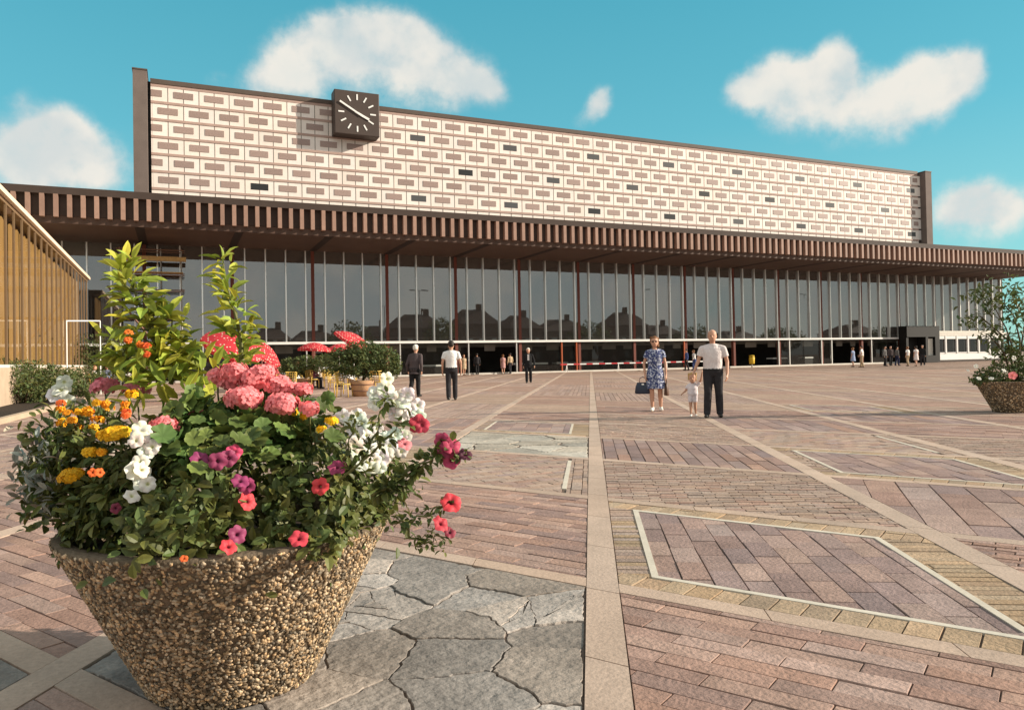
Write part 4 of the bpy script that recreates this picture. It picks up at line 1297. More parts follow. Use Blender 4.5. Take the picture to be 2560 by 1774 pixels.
m = MB(); P = [pA + nv * .082, pB + nv * .082, pB + nv * 6, pA + nv * 6]; m.prism([(p[0], p[1]) for p in P], -.01, .07); tag(m.build('planting_bed', K['soil']), kind='structure')

# ------------------------------------------------------------------ scaffold tower and windbreak at the left
def pole(mb, p, q, r=.03): mb.tube([p, q], r, 6)


sx0, sx1, sy = -3.3, .45, D - 1.6
sc = thing('scaffold_tower', 'dark scaffold tower with yellow planks and a diagonal brace beside the glass front at left', 'scaffold', (sx0, sy, 0))
for (x, y) in ((sx0, sy), (sx1, sy), (sx0, sy + 1.1), (sx1, sy + 1.1), ((sx0 + sx1) / 2 + .6, sy)):
    m = MB(); pole(m, (x, y, 0), (x, y, 9.1), .045); part(m, 'upright', K['steel'], sc)
for z in (2.2, 4.4, 6.3, 7.4, 9.0):
    m = MB()
    for y in (sy, sy + 1.1): pole(m, (sx0 - .2, y - .05, z), (sx1 + .2, y - .05, z), .04)
    for x in (sx0, sx1): pole(m, (x, sy - .2, z + .06), (x, sy + 1.3, z + .06), .035)
    part(m, 'ledger', K['rust'], sc)
m = MB(); m.box(sx0 - .1, sx1 + .3, sy - .16, sy + .1, 8.25, 8.55); m.box(sx0 - .1, sx1 + .1, sy - .14, sy + .9, 7.46, 7.52); part(m, 'plank', K['plank'], sc)
m = MB(); pole(m, (sx0 - .7, sy - .12, 6.5), (sx0 + 2.6, sy - .12, 2.0), .07); part(m, 'brace', K['rust'], sc)
wb = thing('windbreak_frame', 'thin white metal windbreak frame standing in front of the curtained wing', 'screen', gnd(250, 985))
d_ = px(gnd(250, 985))[2]
m = MB(); q0, q1 = at(250, 802, d_), at(165, 802, d_ - 1.2); pole(m, q0, q1, .03); part(m, 'top_rail', K['white'], wb)
for x in (250, 166):
    t = (250 - x) / 85; q = q0 * (1 - t) + q1 * t
    m = MB(); pole(m, (q[0], q[1], 0), q, .03); part(m, 'post', K['white'], wb)


# ------------------------------------------------------------------ parasols
def dots_mat():
    m = mat('polka_dot_fabric', (.66, .055, .07), .7, .15)
    N = m.node_tree.nodes; L = m.node_tree.links; b = N['Principled BSDF']
    src = b.inputs['Base Color'].links[0].from_socket
    tc = N.new('ShaderNodeTexCoord'); v = N.new('ShaderNodeTexVoronoi'); v.inputs['Scale'].default_value = 10; v.inputs['Randomness'].default_value = .45
    L.new(tc.outputs['Object'], v.inputs['Vector'])
    r = N.new('ShaderNodeMapRange'); r.inputs['From Min'].default_value = .30; r.inputs['From Max'].default_value = .24
    L.new(v.outputs['Distance'], r.inputs['Value'])
    mx = N.new('ShaderNodeMix'); mx.data_type = 'RGBA'; L.new(r.outputs[0], mx.inputs['Factor']); L.new(src, mx.inputs['A']); mx.inputs['B'].default_value = (.85, .72, .58, 1)
    L.new(mx.outputs['Result'], b.inputs['Base Color'])
    t = N.new('ShaderNodeBsdfTranslucent'); L.new(mx.outputs['Result'], t.inputs['Color'])
    ms = N.new('ShaderNodeMixShader'); ms.inputs[0].default_value = .35
    L.new(b.outputs[0], ms.inputs[1]); L.new(t.outputs[0], ms.inputs[2]); L.new(ms.outputs[0], N['Material Output'].inputs['Surface'])
    return m


K['dots'] = dots_mat()


def parasol(x, y, depth, R, tilt, tdir, label):
    c = at(x, y, depth)
    base = np.array([c[0], c[1], 0.0])
    t = thing('parasol', label, 'parasol', base, 0, 'red polka dot parasols of the cafe')
    top = c - base
    n = 8; vs = [(0, 0, .40 * R)]; fs = []
    rr = [.35, .7, 1.0]; hh = [.33, .19, 0]
    for r_, h_ in zip(rr, hh):
        for k in range(n * 3):
            a = 2 * PI * k / (n * 3); s = 1 - .05 * (k % 3 != 0); vs.append((R * r_ * s * math.cos(a), R * r_ * s * math.sin(a), R * h_ + (.02 if k % 3 else 0)))
    q = n * 3
    fs = [(0, 1 + k, 1 + (k + 1) % q) for k in range(q)]
    for j in range(2):
        fs += [(1 + j * q + k, 1 + (j + 1) * q + k, 1 + (j + 1) * q + (k + 1) % q, 1 + j * q + (k + 1) % q) for k in range(q)]
    # short valance
    o = len(vs)
    for k in range(q):
        a = vs[1 + 2 * q + k]; vs.append((a[0] * 1.0, a[1] * 1.0, a[2] - .13 + .03 * (k % 3 == 0)))
    fs += [(1 + 2 * q + k, o + k, o + (k + 1) % q, 1 + 2 * q + (k + 1) % q) for k in range(q)]
    mb = MB(); mb.add(vs, fs); cn_ = mb.build('canopy', K['dots'], t, False)
    ax = np.cross(UP, tdir); Rm = Matrix.Rotation(tilt, 4, Vector(ax).normalized())
    cn_.matrix_local = Matrix.Translation(Vector(top)) @ Rm
    s = MB(); s.tube([(0, 0, 0), (0, 0, top[2] - .02), tuple(Vector(top) + Rm @ Vector((0, 0, .40 * R)))], .022, 8); s.build('pole', K['white'], t, True)
    s = MB(); s.loft([(0, 0, 0, .24, .24), (0, 0, .07, .22, .22), (0, 0, .10, .05, .05)], 16); s.build('base', K['portal'], t, True)
    for k in range(n):
        a = 2 * PI * k / n; s = MB(); s.tube([Rm @ Vector((R * .98 * math.cos(a), R * .98 * math.sin(a), .0)), Rm @ Vector((0, 0, .39 * R))], .008, 4)
        rb = s.build('rib', K['steel'], t); rb.location = tuple(top)


parasol(585, 864, 25.5, 1.08, R_(30), -dirv * .7 - VR * -.6, 'largest red and orange parasol behind the right-hand planter shrub, sunlight glowing through it')
parasol(655, 880, 31, .92, R_(40), VR, 'polka dot parasol tipped steeply right, just right of the largest one')
parasol(786, 872, 36, .78, R_(3), VR, 'flat open polka dot parasol, the smallest seen level, mid cafe')
parasol(848, 872, 37, .66, R_(6), -VR, 'small polka dot parasol partly behind the bush, between its level and tipped neighbours')
parasol(884, 856, 33, .95, R_(33), VR, 'polka dot parasol tipped to the right highest above the bush')


# ------------------------------------------------------------------ cafe furniture
def chair_proto():
    t = thing('cane_chair', 'yellow cane cafe chair', 'chair', (0, 0, 0), 0, 'yellow cane chairs of the cafe')
    for sx in (-.2, .2):
        s = MB(); s.tube([(sx, -.2, 0), (sx, -.19, .44)], .018, 6); s.build('leg', K['cane'], t, True)
        s = MB(); s.tube([(sx, .22, 0), (sx, .2, .44), (sx * .95, .27, .85)], .018, 6); s.build('leg', K['cane'], t, True)
    s = MB(); s.loft([(0, 0, .43, .24, .23), (0, 0, .46, .24, .23)], 18); s.build('seat', K['cane'], t)
    s = MB()
    pts = [(.22 * math.cos(a), .12 + .17 * math.sin(a), .85) for a in np.linspace(0, PI, 9)]
    s.tube(pts, .02, 6)
    for z in (.55, .65, .75): s.tube([(.21 * math.cos(a), .11 + .15 * math.sin(a), z) for a in np.linspace(0, PI, 7)], .012, 5)
    for a in np.linspace(.3, PI - .3, 7): s.tube([(.2 * math.cos(a), .1 + .13 * math.sin(a), .46), (.22 * math.cos(a), .12 + .17 * math.sin(a), .85)], .008, 4)
    s.build('backrest', K['cane'], t, True)
    return t


ch = chair_proto()
CH = [(840, 985, .4, 'yellow cane chair left of the hooped tub, its seat toward the near table'), (862, 992, 1.0, 'yellow cane chair standing closest to the hooped tub on its left'), (945, 985, 2.4, 'yellow cane chair to the right of the hooped tub'),
      (722, 985, -.7, 'yellow cane chair beside the purple-clad cafe guest'), (690, 972, .9, 'yellow cane chair near the leftmost visible white cafe table'), (640, 985, 2.0, 'yellow cane chair behind the pink geranium heads'), (815, 968, 3.0, 'yellow cane chair behind the guest in white with his back turned')]
for i, (x, y, r, lb) in enumerate(CH):
    o = ch if i == 0 else copy_tree(ch)
    o.location = tuple(gnd(x, y)); o.rotation_euler = (0, 0, r); o['label'] = lb


def table(loc, label, first=[None]):
    if first[0] is None:
        t = thing('cafe_table', label, 'table', loc, 0, 'round cafe tables')
        s = MB(); s.loft([(0, 0, .70, .45, .45), (0, 0, .73, .45, .45)], 24); s.build('tabletop', K['white'], t)
        s = MB(); s.tube([(0, 0, .03), (0, 0, .70)], .03, 8); s.build('leg', K['steel'], t, True)
        s = MB(); s.loft([(0, 0, 0, .24, .24), (0, 0, .04, .2, .2)], 16); s.build('base', K['steel'], t)
        first[0] = t
    else:
        t = copy_tree(first[0]); t.location = tuple(loc); t['label'] = label
    return t


def cloth(loc, label):
    m = MB(); n = 32; vs = [(0, 0, .736)]; fs = []
    for (r, z) in ((.44, .736), (.47, .72), (.50, .48)):
        for k in range(n):
            w = 2 * PI * k / n; rr = r + (.035 * math.sin(k * 2.4) if z < .6 else 0); vs.append((rr * math.cos(w), rr * math.sin(w), z + (.05 * math.cos(4 * w) if z < .6 else 0)))
    fs = [(0, 1 + k, 1 + (k + 1) % n) for k in range(n)]
    for j in range(2): fs += [(1 + j * n + k, 1 + (j + 1) * n + k, 1 + (j + 1) * n + (k + 1) % n, 1 + j * n + (k + 1) % n) for k in range(n)]
    m.add(vs, fs); o = m.build('tablecloth', K['cloth'], None, True, loc); tag(o, label, 'tablecloth', 'white cloths on the cafe tables')


TB = [(725, 968, 'cafe table between the largest parasols and the purple-clad guest', 'white cloth on the table beside the purple-clad guest'), (860, 972, 'cafe table in front of the seated guest in a white shirt', 'white cloth on the table by the guest in white'),
      (300, 966, 'cafe table at the far left where guests sit before the dark bush', 'white cloth on the far left cafe table'), (640, 955, 'cafe table behind the pink geranium, under the largest parasol', 'white cloth on the table under the largest parasol')]
for x, y, l1, l2 in TB:
    table(gnd(x, y), l1); cloth(gnd(x, y), l2)


# ------------------------------------------------------------------ people
def bake(mb, name, m, voxel, parent, smooth_it=3, mods=True):
    me = bpy.data.meshes.new('tmp'); me.from_pydata(mb.v, [], mb.f)
    ob = bpy.data.objects.new('tmp', me); C.objects.link(ob)
    rm_ = ob.modifiers.new('r', 'REMESH'); rm_.mode = 'VOXEL'; rm_.voxel_size = voxel; rm_.use_smooth_shade = True
    sm = ob.modifiers.new('s', 'SMOOTH'); sm.iterations = smooth_it; sm.factor = .5
    dg = bpy.context.evaluated_depsgraph_get(); dg.update()
    nm = bpy.data.meshes.new_from_object(ob.evaluated_get(dg), depsgraph=dg)
    bpy.data.objects.remove(ob); bpy.data.meshes.remove(me)
    nm.name = name; nm.materials.clear(); nm.materials.append(m)
    nm.polygons.foreach_set('use_smooth', np.ones(len(nm.polygons), bool))
    return link(name, nm, parent)


def cap(mb, p, q, r0, r1, n=10):
    p = np.array(p, float); q = np.array(q, float)
    d = q - p; L = np.linalg.norm(d)
    if L < 1e-6: mb.ball(p, r0, 7); return
    u = d / L
    pts = []; rs_ = []
    for a in (-80, -50, -20): pts.append(p + u * r0 * math.sin(R_(a))); rs_.append(r0 * math.cos(R_(a)))
    pts.append(p); rs_.append(r0); pts.append(q); rs_.append(r1)
    for a in (20, 50, 80): pts.append(q + u * r1 * math.sin(R_(a))); rs_.append(r1 * math.cos(R_(a)))
    mb.tube(pts, rs_, n)


CLOTH = {}


def clothmat(name, col, rough=.85, nz=(9, .08), col2=None):
    if name not in CLOTH: CLOTH[name] = mat('cloth_' + name, col, rough, .1, nz=nz, col2=col2, bump=(13, 1.0))
    return CLOTH[name]


DEF = dict(shR=(-.110, 0, .788), elR=(-.138, .012, .625), wrR=(-.142, -.03, .485), shL=(.110, 0, .788), elL=(.138, .012, .625), wrL=(.142, -.03, .485),
           hiR=(-.05, 0, .51), knR=(-.055, -.012, .285), anR=(-.055, .012, .048), hiL=(.05, 0, .51), knL=(.055, -.012, .285), anL=(.055, .012, .048), lean=0.0, toeR=0, toeL=0)


def person(label, loc, face, h, outfit, pose=None, fem=False, hair=None, hairlen=0, voxel=.02, fat=1.0, child=False, group=None, hands=False, z0=0.0, skin=None, eyes=False, glasses=False):
    J = dict(DEF); J.update(pose or {})
    if fem:
        for k in ('shR', 'elR', 'wrR', 'shL', 'elL', 'wrL'):
            if k not in (pose or {}): J[k] = (J[k][0] * .9, J[k][1], J[k][2])
    if child:
        for k in ('shR', 'shL'):
            J[k] = (J[k][0], J[k][1], J[k][2] - .06) if k not in (pose or {}) else J[k]
    th_ = math.atan2(face[0], -face[1])
    t = thing('person', label, 'person', (loc[0], loc[1], z0), th_, group)
    ln = J['lean']

    def P(p, lean=True):
        x, y, z = p
        if lean and z > .5: y = y - ln * (z - .5)
        return np.array([x * h, y * h, z * h])
    tx = P
    w = (.9 if fem else 1.0)
    hz = .86 if not child else .77           # chin height
    hs = (1 - hz) / .135                      # head scale
    sk = skin or K['skin']
    b = MB()
    # torso under the clothes
    tr = [(.47, .080 * fat, .055), (.52, .092 * fat, .066 * fat), (.60, (.078 if fem else .086) * fat, .058 * fat), (.68, .088 * fat, .064 * fat), (.745, (.108 * w if fat > 1.1 and not child else .1 * w), .064), (.79, .094 * w, .05), (.825, .05, .036)]
    sh = -.06 if child else 0

    def rings(lo, hi, grow, table=tr):
        out = []
        for z, rx, ry in table:
            z_ = z + (sh if z > .7 else sh * .5 if z > .6 else 0)
            if lo - 1e-6 <= z <= hi + 1e-6:
                c = tx((0, 0, z_)); out.append((c[0], c[1], c[2], (rx + grow) * h, (ry + grow) * h))
        return out
    b.loft(rings(.47, .83, 0), 16)
    cap(b, tx((0, .006, .80 + sh)), tx((0, -.002, hz + .015)), .034 * h * w, .030 * h * w)
    # head
    hc = tx((0, -.012, hz)); S = h * hs
    prof = [(.0, .018, .020, -.018), (.010, .030, .036, -.012), (.03, .041, .052, -.004), (.06, .046, .057, 0), (.085, .047, .059, .002), (.108, .043, .053, .004), (.125, .026, .034, .004), (.134, .010, .013, .004)]
    b.loft([(hc[0], hc[1] + yo * S, hc[2] + z * S, rx * S, ry * S) for z, rx, ry, yo in prof], 16)
    cap(b, hc + np.array([0, -.050, .070]) * S, hc + np.array([0, -.068, .050]) * S, .006 * S, .0095 * S, 7)     # nose
    cap(b, hc + np.array([-.012, -.050, .027]) * S, hc + np.array([.012, -.050, .027]) * S, .006 * S, .006 * S, 6)  # lips
    for s_ in (-1, 1): b.ball(hc + np.array([s_ * .045, .006, .058]) * S, (.006 * S, .012 * S, .018 * S), 6)
    arms = {}
    for s_ in 'RL':
        a, e, wr_ = tx(J['sh' + s_]), tx(J['el' + s_]), tx(J['wr' + s_])
        kf = w * (1.15 if child else 1)
        cap(b, a, e, .028 * h * kf, .0225 * h * kf); cap(b, e, wr_, .0225 * h * kf, .0150 * h * kf)
        f = (wr_ - e) / np.linalg.norm(wr_ - e)
        sg = -1 if s_ == 'R' else 1
        lat = np.cross(f, np.array([sg, 0, 0])); lat = lat / (np.linalg.norm(lat) + 1e-9)   # across the palm
        inn = np.cross(lat, f)
        if inn[0] * sg > 0: inn = -inn
        p1 = wr_ + f * .030 * h
        for o in (-.012, 0, .012): cap(b, wr_ + lat * o * .6 * h, p1 + lat * o * h + f * .018 * h, .0105 * h, .0105 * h, 7)
        if hands:
            for q, (o, l) in enumerate(((-.021, .036), (-.007, .044), (.007, .041), (.021, .032))):
                k0 = p1 + lat * o * h + f * .018 * h; k1 = k0 + f * l * .55 * h + inn * .008 * h; k2 = k1 + f * l * .45 * h + inn * .018 * h
                cap(b, k0, k1, .0052 * h, .005 * h, 6); cap(b, k1, k2, .005 * h, .0042 * h, 6)
            fw = np.array([0, -1.0, 0]); tl = lat if lat @ fw > 0 else -lat
            k0 = wr_ + f * .012 * h + tl * .016 * h; k1 = k0 + f * .022 * h + tl * .014 * h + inn * .008 * h; cap(b, k0, k1, .0065 * h, .006 * h, 6); cap(b, k1, k1 + f * .02 * h + inn * .006 * h, .006 * h, .005 * h, 6)
        else:
            cap(b, p1, p1 + f * .045 * h + inn * .012 * h, .016 * h, .010 * h, 7)
        arms[s_] = (a, e, wr_, f)
    legs = {}
    for s_ in 'RL':
        a, e, k_ = P(J['hi' + s_]), P(J['kn' + s_]), P(J['an' + s_])
        cap(b, a, e, .052 * h * fat, .034 * h); cap(b, e, e * .6 + k_ * .4 + np.array([0, .010 * h, 0]), .034 * h, .033 * h); cap(b, e * .6 + k_ * .4 + np.array([0, .010 * h, 0]), k_, .032 * h, .020 * h)
        toe = k_ + np.array([(.012 if s_ == 'L' else -.012) * h, -.095 * h, -.026 * h + J['toe' + s_] * h])
        cap(b, k_ + np.array([0, .012 * h, -.022 * h]), toe, .021 * h, .016 * h)
        legs[s_] = (a, e, k_, toe)
    bake(b, 'body', sk, min(voxel, .009) if hands else voxel, t, 2 if hands else 3)
    if 'shirt' in outfit:
        kind, m = outfit['shirt']
        b = MB(); lo = {'tee': .52, 'jacket': .47, 'romper': .47}.get(kind, .52)
        rg_ = rings(lo, .80, .010)
        if kind == 'jacket':
            c = tx((0, .004, .44)); rg_ = [(c[0], c[1], c[2], .104 * h * fat, .078 * h * fat)] + rg_
        if kind == 'tee':
            c = tx((0, 0, .535)); rg_[0] = (c[0], c[1], c[2], .098 * h * fat, .074 * h * fat)
        b.loft(rg_, 18)
        c = tx((0, .004, .815 + sh)); b.loft([(c[0], c[1], c[2] - .03 * h, .092 * h * w, .062 * h), (c[0], c[1], c[2] + .004 * h, .064 * h, .052 * h), (c[0], c[1], c[2] + .024 * h, .043 * h, .044 * h)], 14)
        for s_ in 'RL':
            a, e, wr_, f = arms[s_]
            if kind in ('jacket', 'long'):
                cap(b, tx((np.sign(a[0]) * .040, .004, .818 + sh)), a, .024 * h * w, .037 * h * w); cap(b, tx((np.sign(a[0]) * .05, 0, .765 + sh)), a, .048 * h * w, .037 * h * w); cap(b, a, e, .037 * h * w, .032 * h * w); cap(b, e, wr_ - f * .012 * h, .032 * h * w, .024 * h * w)
            else:
                q = a + (e - a) * .62; a2 = a + np.array([-.012 * np.sign(a[0]), 0, -.014]) * h; a2 = a; cap(b, tx((np.sign(a[0]) * .040, .004, .818 + sh)), a2, .022 * h * w, .033 * h * w); cap(b, tx((np.sign(a[0]) * .05, 0, .765 + sh)), a2, .045 * h * w, .033 * h * w); cap(b, a2, a2 + (q - a2) * .3, .033 * h * w, .035 * h * w); b.tube([a2, q], [.035 * h * w, .039 * h * w], 12)
        bake(b, 'jacket' if kind == 'jacket' else 'shirt', m, voxel * .8, t)
    if 'dress' in outfit:
        m = outfit['dress']; b = MB()
        tb = [(.30, .125 * fat, .100 * fat), (.36, .120 * fat, .094 * fat), (.44, .112 * fat, .086 * fat), (.52, .104 * fat, .079 * fat), (.56, .094 * fat, .07 * fat), (.605, .084 * fat, .064 * fat), (.66, .092 * fat, .07 * fat), (.725, .104, .080), (.795, .094, .056), (.822, .056, .044)]
        b.loft(rings(.29, .83, .004, tb), 20)
        for s_ in 'RL':
            a, e, wr_, f = arms[s_]; q = a + (e - a) * .5
            cap(b, tx((np.sign(a[0]) * .038, .004, .816)), a, .021 * h, .031 * h); cap(b, tx((np.sign(a[0]) * .045, 0, .765)), a, .042 * h, .031 * h); cap(b, a, a + (q - a) * .3, .031 * h, .033 * h); b.tube([a, q], [.033 * h, .036 * h], 12)
        # folds of the skirt
        for i in range(9):
            w_ = 2 * PI * i / 9; b.tube([(.085 * h * math.cos(w_), .06 * h * math.sin(w_), .46 * h), (.118 * h * math.cos(w_), .094 * h * math.sin(w_), .30 * h)], [.012 * h, .020 * h], 7)
        bake(b, 'dress', m, voxel * .8, t, 2)
    if 'trousers' in outfit:
        kind, m = outfit['trousers']
        b = MB(); b.loft(rings(.47, .53, .010) + [(tx((0, 0, .56))[0], tx((0, 0, .56))[1], .56 * h, .098 * h * fat, .072 * h * fat)], 16)
        for s_ in 'RL':
            a, e, k_, toe = legs[s_]
            if kind == 'long':
                cap(b, a, e, .058 * h * fat, .045 * h); mid_ = e * .6 + k_ * .4 + np.array([0, .010 * h, 0]); cap(b, e, mid_, .046 * h, .044 * h); b.tube([mid_, k_ + np.array([0, -.002, -.012]) * h], [.044 * h, .038 * h], 12)
                cap(b, k_ + np.array([0, -.03, -.004]) * h, k_ + np.array([0, 0, .03]) * h, .028 * h, .034 * h)
            else:
                cap(b, a, a + (e - a) * .55, .062 * h, .058 * h)
        bake(b, 'trousers', m, voxel * .8, t)
    if 'shoes' in outfit:
        for s_ in 'RL':
            a, e, k_, toe = legs[s_]; b = MB()
            cap(b, k_ + np.array([0, .012, -.024]) * h, toe + np.array([0, -.004, .002]) * h, .0255 * h, .021 * h)
            cap(b, k_ + np.array([0, .012, -.024]) * h, k_ + np.array([0, .004, -.004]) * h, .0255 * h, .026 * h)
            bake(b, 'shoe', outfit['shoes'], max(.007, voxel * .6), t, 2)
    if 'belt' in outfit:
        b = MB(); c = tx((0, 0, .545)); b.loft([(c[0], c[1], c[2] - .008 * h, .1015 * h * fat, .0775 * h * fat), (c[0], c[1], c[2] + .008 * h, .1015 * h * fat, .0775 * h * fat)], 20); b.build('belt', K['black'], t, True)
    if hair:
        b = MB()
        hp = [(.078, .049, .046, .020), (.098, .050, .057, .010), (.116, .045, .054, .006), (.132, .028, .036, .005), (.141, .010, .014, .005)]
        if hairlen >= 0: b.loft([(hc[0], hc[1] + yo * S, hc[2] + z * S, rx * S, ry * S) for z, rx, ry, yo in hp], 14)
        b.ball(hc + np.array([0, .028, .068]) * S, (.049 * S, .040 * S, .043 * S), 8)
        if hairlen > 0:
            for q in range(26):
                w_ = random.uniform(-.35, PI + .35); z_ = random.uniform(.045 - .05 * hairlen, .125)
                b.ball(hc + np.array([.045 * math.cos(w_), .012 + .046 * math.sin(w_), z_]) * S, .0165 * S, 5)
        bake(b, 'hair', hair, max(.008, voxel * .6), t, 1)
    if eyes:
        for s_ in (-1, 1):
            b = MB(); b.ball(hc + np.array([s_ * .017, -.050, .066]) * S, (.0065 * S, .006 * S, .0048 * S), 6); b.build('eye', K['black'], t, True)
    if glasses:
        b = MB()
        for s_ in (-1, 1): b.ball(hc + np.array([s_ * .019, -.055, .067]) * S, (.016 * S, .007 * S, .011 * S), 6)
        b.tube([hc + np.array(q) * S for q in ((-.046, -.0, .068), (-.034, -.052, .068), (.034, -.052, .068), (.046, 0, .068))], .003 * S, 5); b.build('sunglasses', K['black'], t, True)
    return t


def toward(p): d = -np.array(p[:2]); return d / np.linalg.norm(d)


hGrey = mat('hair_grey', (.50, .46, .40), .8, .2, nz=(30, .2)); hWhite = mat('hair_white', (.72, .68, .6), .8, .2, nz=(30, .15)); hBrown = mat('hair_auburn', (.20, .085, .03), .6, .3, nz=(30, .3)); hDark = mat('hair_dark', (.025, .018, .014), .6, .3)
hBlond = mat('hair_blond', (.46, .27, .10), .6, .3, nz=(30, .2))
blueflor = mat('blue_floral', (.055, .07, .17), .85, .1, col2=((.50, .53, .62), 26, .54, .06), nz=(12, .3), bump=(13, 1.0))
cWhite = clothmat('white', (.78, .75, .72)); cPinkW = clothmat('checked_white', (.70, .62, .60), nz=(45, .13)); cDark = clothmat('charcoal', (.035, .033, .036)); cBlack = clothmat('black', (.02, .02, .021)); cSuit = clothmat('brown_suit', (.085, .066, .066), nz=(60, .2))
cNavy = clothmat('navy', (.03, .035, .075)); cBlue = clothmat('blue', (.08, .11, .26)); cBeige = clothmat('beige', (.45, .34, .22)); cRomper = clothmat('romper', (.74, .66, .68)); cPurple = clothmat('plum', (.17, .05, .09)); cLBlue = clothmat('light_blue', (.30, .36, .52)); cRedS = clothmat('red', (.4, .07, .07)); cGreyF = clothmat('grey_flannel', (.16, .15, .145))
shBlack = mat('shoe_black', (.02, .018, .016), .4, .4); shWhite = mat('shoe_white', (.75, .72, .66), .5, .3); shBrown = mat('shoe_brown', (.12, .06, .03), .5, .3)

# main trio
pm = gnd(1785, 1043); fm = toward(pm)
person('bald elderly man in white short-sleeved shirt and dark trousers holding the toddler by the hand', pm, fm, 1.685,
       dict(shirt=('tee', cPinkW), trousers=('long', cDark), shoes=shBlack, belt=1),
       dict(shR=(-.118, 0, .786), shL=(.118, 0, .786), elR=(-.160, .0, .645), wrR=(-.205, -.05, .535), elL=(.158, .02, .63), wrL=(.155, -.05, .49), knR=(-.06, -.05, .285), anR=(-.075, -.05, .048), knL=(.06, .0, .285), anL=(.068, .03, .048), hiR=(-.052, 0, .51), hiL=(.052, 0, .51)),
       hair=hGrey, hairlen=-1, voxel=.014, fat=1.13, hands=True, eyes=True, glasses=False)
pw = gnd(1640, 1027); fw_ = toward(pw)
wom = person('woman in a knee-length blue floral dress and sunglasses walking left of the toddler', pw, fw_, 1.63,
             dict(dress=blueflor, shoes=shWhite), dict(elR=(-.145, .01, .63), wrR=(-.135, -.03, .49), elL=(.135, .0, .63), wrL=(.142, -.02, .49), knR=(-.05, -.04, .285), anR=(-.045, -.035, .048), knL=(.06, 0, .285), anL=(.065, .04, .048)),
             fem=True, hair=hBrown, hairlen=.8, voxel=.014, fat=1.05, hands=True, eyes=False, glasses=True)
pt = gnd(1733, 1041)
rgt = np.array([-fm[1], fm[0]]);
person('blond toddler in a pale pink romper holding the old man by the raised hand', pt, toward(pt), .86,
       dict(shirt=('tee', cRomper), trousers=('short', cRomper), shoes=shWhite),
       dict(shL=(.10, 0, .70), elL=(.19, -.0, .83), wrL=(.215, -.0, .985), shR=(-.10, 0, .70), elR=(-.155, .0, .59), wrR=(-.225, -.08, .53), knR=(-.05, -.02, .25), anR=(-.045, -.04, .05), knL=(.05, .01, .25), anL=(.06, .05, .05)),
       hair=hBlond, hairlen=.25, voxel=.011, fat=1.22, child=True, hands=True, eyes=True)
# bags


def bag(loc, face, label, w, h, dpt, m, z, strap):
    t = thing('handbag', label, 'handbag', (loc[0], loc[1], z), math.atan2(face[0], -face[1]))
    s = MB(); s.loft([(0, 0, 0, w * .46, dpt * .5), (0, 0, h * .1, w * .52, dpt * .56), (0, 0, h * .6, w * .47, dpt * .42), (0, 0, h, w * .36, dpt * .14)], 20); o = s.build('body', m, t, True)
    s = MB(); s.tube([(-w * .22, 0, h * .97), (-w * .18, 0, h + strap * .75), (0, 0, h + strap), (w * .18, 0, h + strap * .75), (w * .22, 0, h * .97)], .009, 6); s.build('handle', m, t, True)
    s = MB(); s.box(-.025, .025, -dpt * .30, -dpt * .20, h * .78, h * .9); s.build('clasp', K['alu'], t)


navyl = mat('navy_leather', (.022, .028, .05), .45, .4); brownl = mat('brown_leather', (.10, .05, .03), .5, .4)
wr3 = np.array([-fw_[1], fw_[0]])   # person's left of facing? local +X
th_ = math.atan2(fw_[0], -fw_[1]); lx = np.array([math.cos(th_), math.sin(th_)])
bag(pw[:2] - lx * .27 + fw_ * .05, fw_, 'dark navy leather handbag carried in the right hand of the woman in the blue dress', .34, .25, .14, navyl, .38, .12)
bag(pw[:2] + lx * .235 - fw_ * .0, lx, 'slim brown leather bag hanging from the left hand of the woman in the blue dress', .26, .30, .10, brownl, .34, .12)
# strollers
po = gnd(1037, 992); away = -toward(po)
WALK = dict(knR=(-.055, -.055, .285), anR=(-.055, -.05, .048), knL=(.055, .0, .28), anL=(.055, .075, .055))
person('white-haired old man in a dark brown suit seen from behind beside the cafe bush', po, away * .9 + VR[:2] * .35, 1.74, dict(shirt=('jacket', cSuit), trousers=('long', cBlack), shoes=shBlack),
       dict(lean=.22, elR=(-.15, .05, .63), wrR=(-.15, .01, .49), elL=(.15, .03, .62), wrL=(.15, -.05, .49), **WALK), hair=hWhite, hairlen=0, voxel=.016, fat=1.1)
pw2 = gnd(1130, 1000)
person('dark-haired man in a bright white short-sleeved shirt walking away toward the station', pw2, -toward(pw2), 1.78, dict(shirt=('tee', cWhite), trousers=('long', cDark), shoes=shBlack),
       dict(elR=(-.155, .02, .63), wrR=(-.16, -.02, .49), elL=(.15, .03, .63), wrL=(.15, -.02, .48), **WALK), hair=hDark, hairlen=0, voxel=.016, fat=1.02)
ps = gnd(1322, 957)
person('man in a dark open suit and white shirt walking from the station toward the plaza', ps, toward(ps), 1.74, dict(shirt=('jacket', cBlack), trousers=('long', cBlack), shoes=shBlack),
       dict(elL=(.16, .03, .63), wrL=(.17, -.03, .49), **WALK), hair=hWhite, hairlen=0, voxel=.018)
tt = ps[:2] + toward(ps) * .135
m = MB(); m.box(-.045, .045, -.012, .012, 1.12, 1.42); o = m.build('shirt_front', cWhite)
lastp = [q for q in bpy.data.objects if q.get('label', '').startswith('man in a dark open suit')][0]
o.parent = lastp; o.location = (0, -.135, 0)
p_ = gnd(1717, 926)
person('man in a blue top standing by the station front just left of the bald man', p_, (-1, .3), 1.76, dict(shirt=('long', cBlue), trousers=('long', cDark), shoes=shBlack), WALK, hair=hDark, voxel=.022)
p_ = gnd(1737, 925)
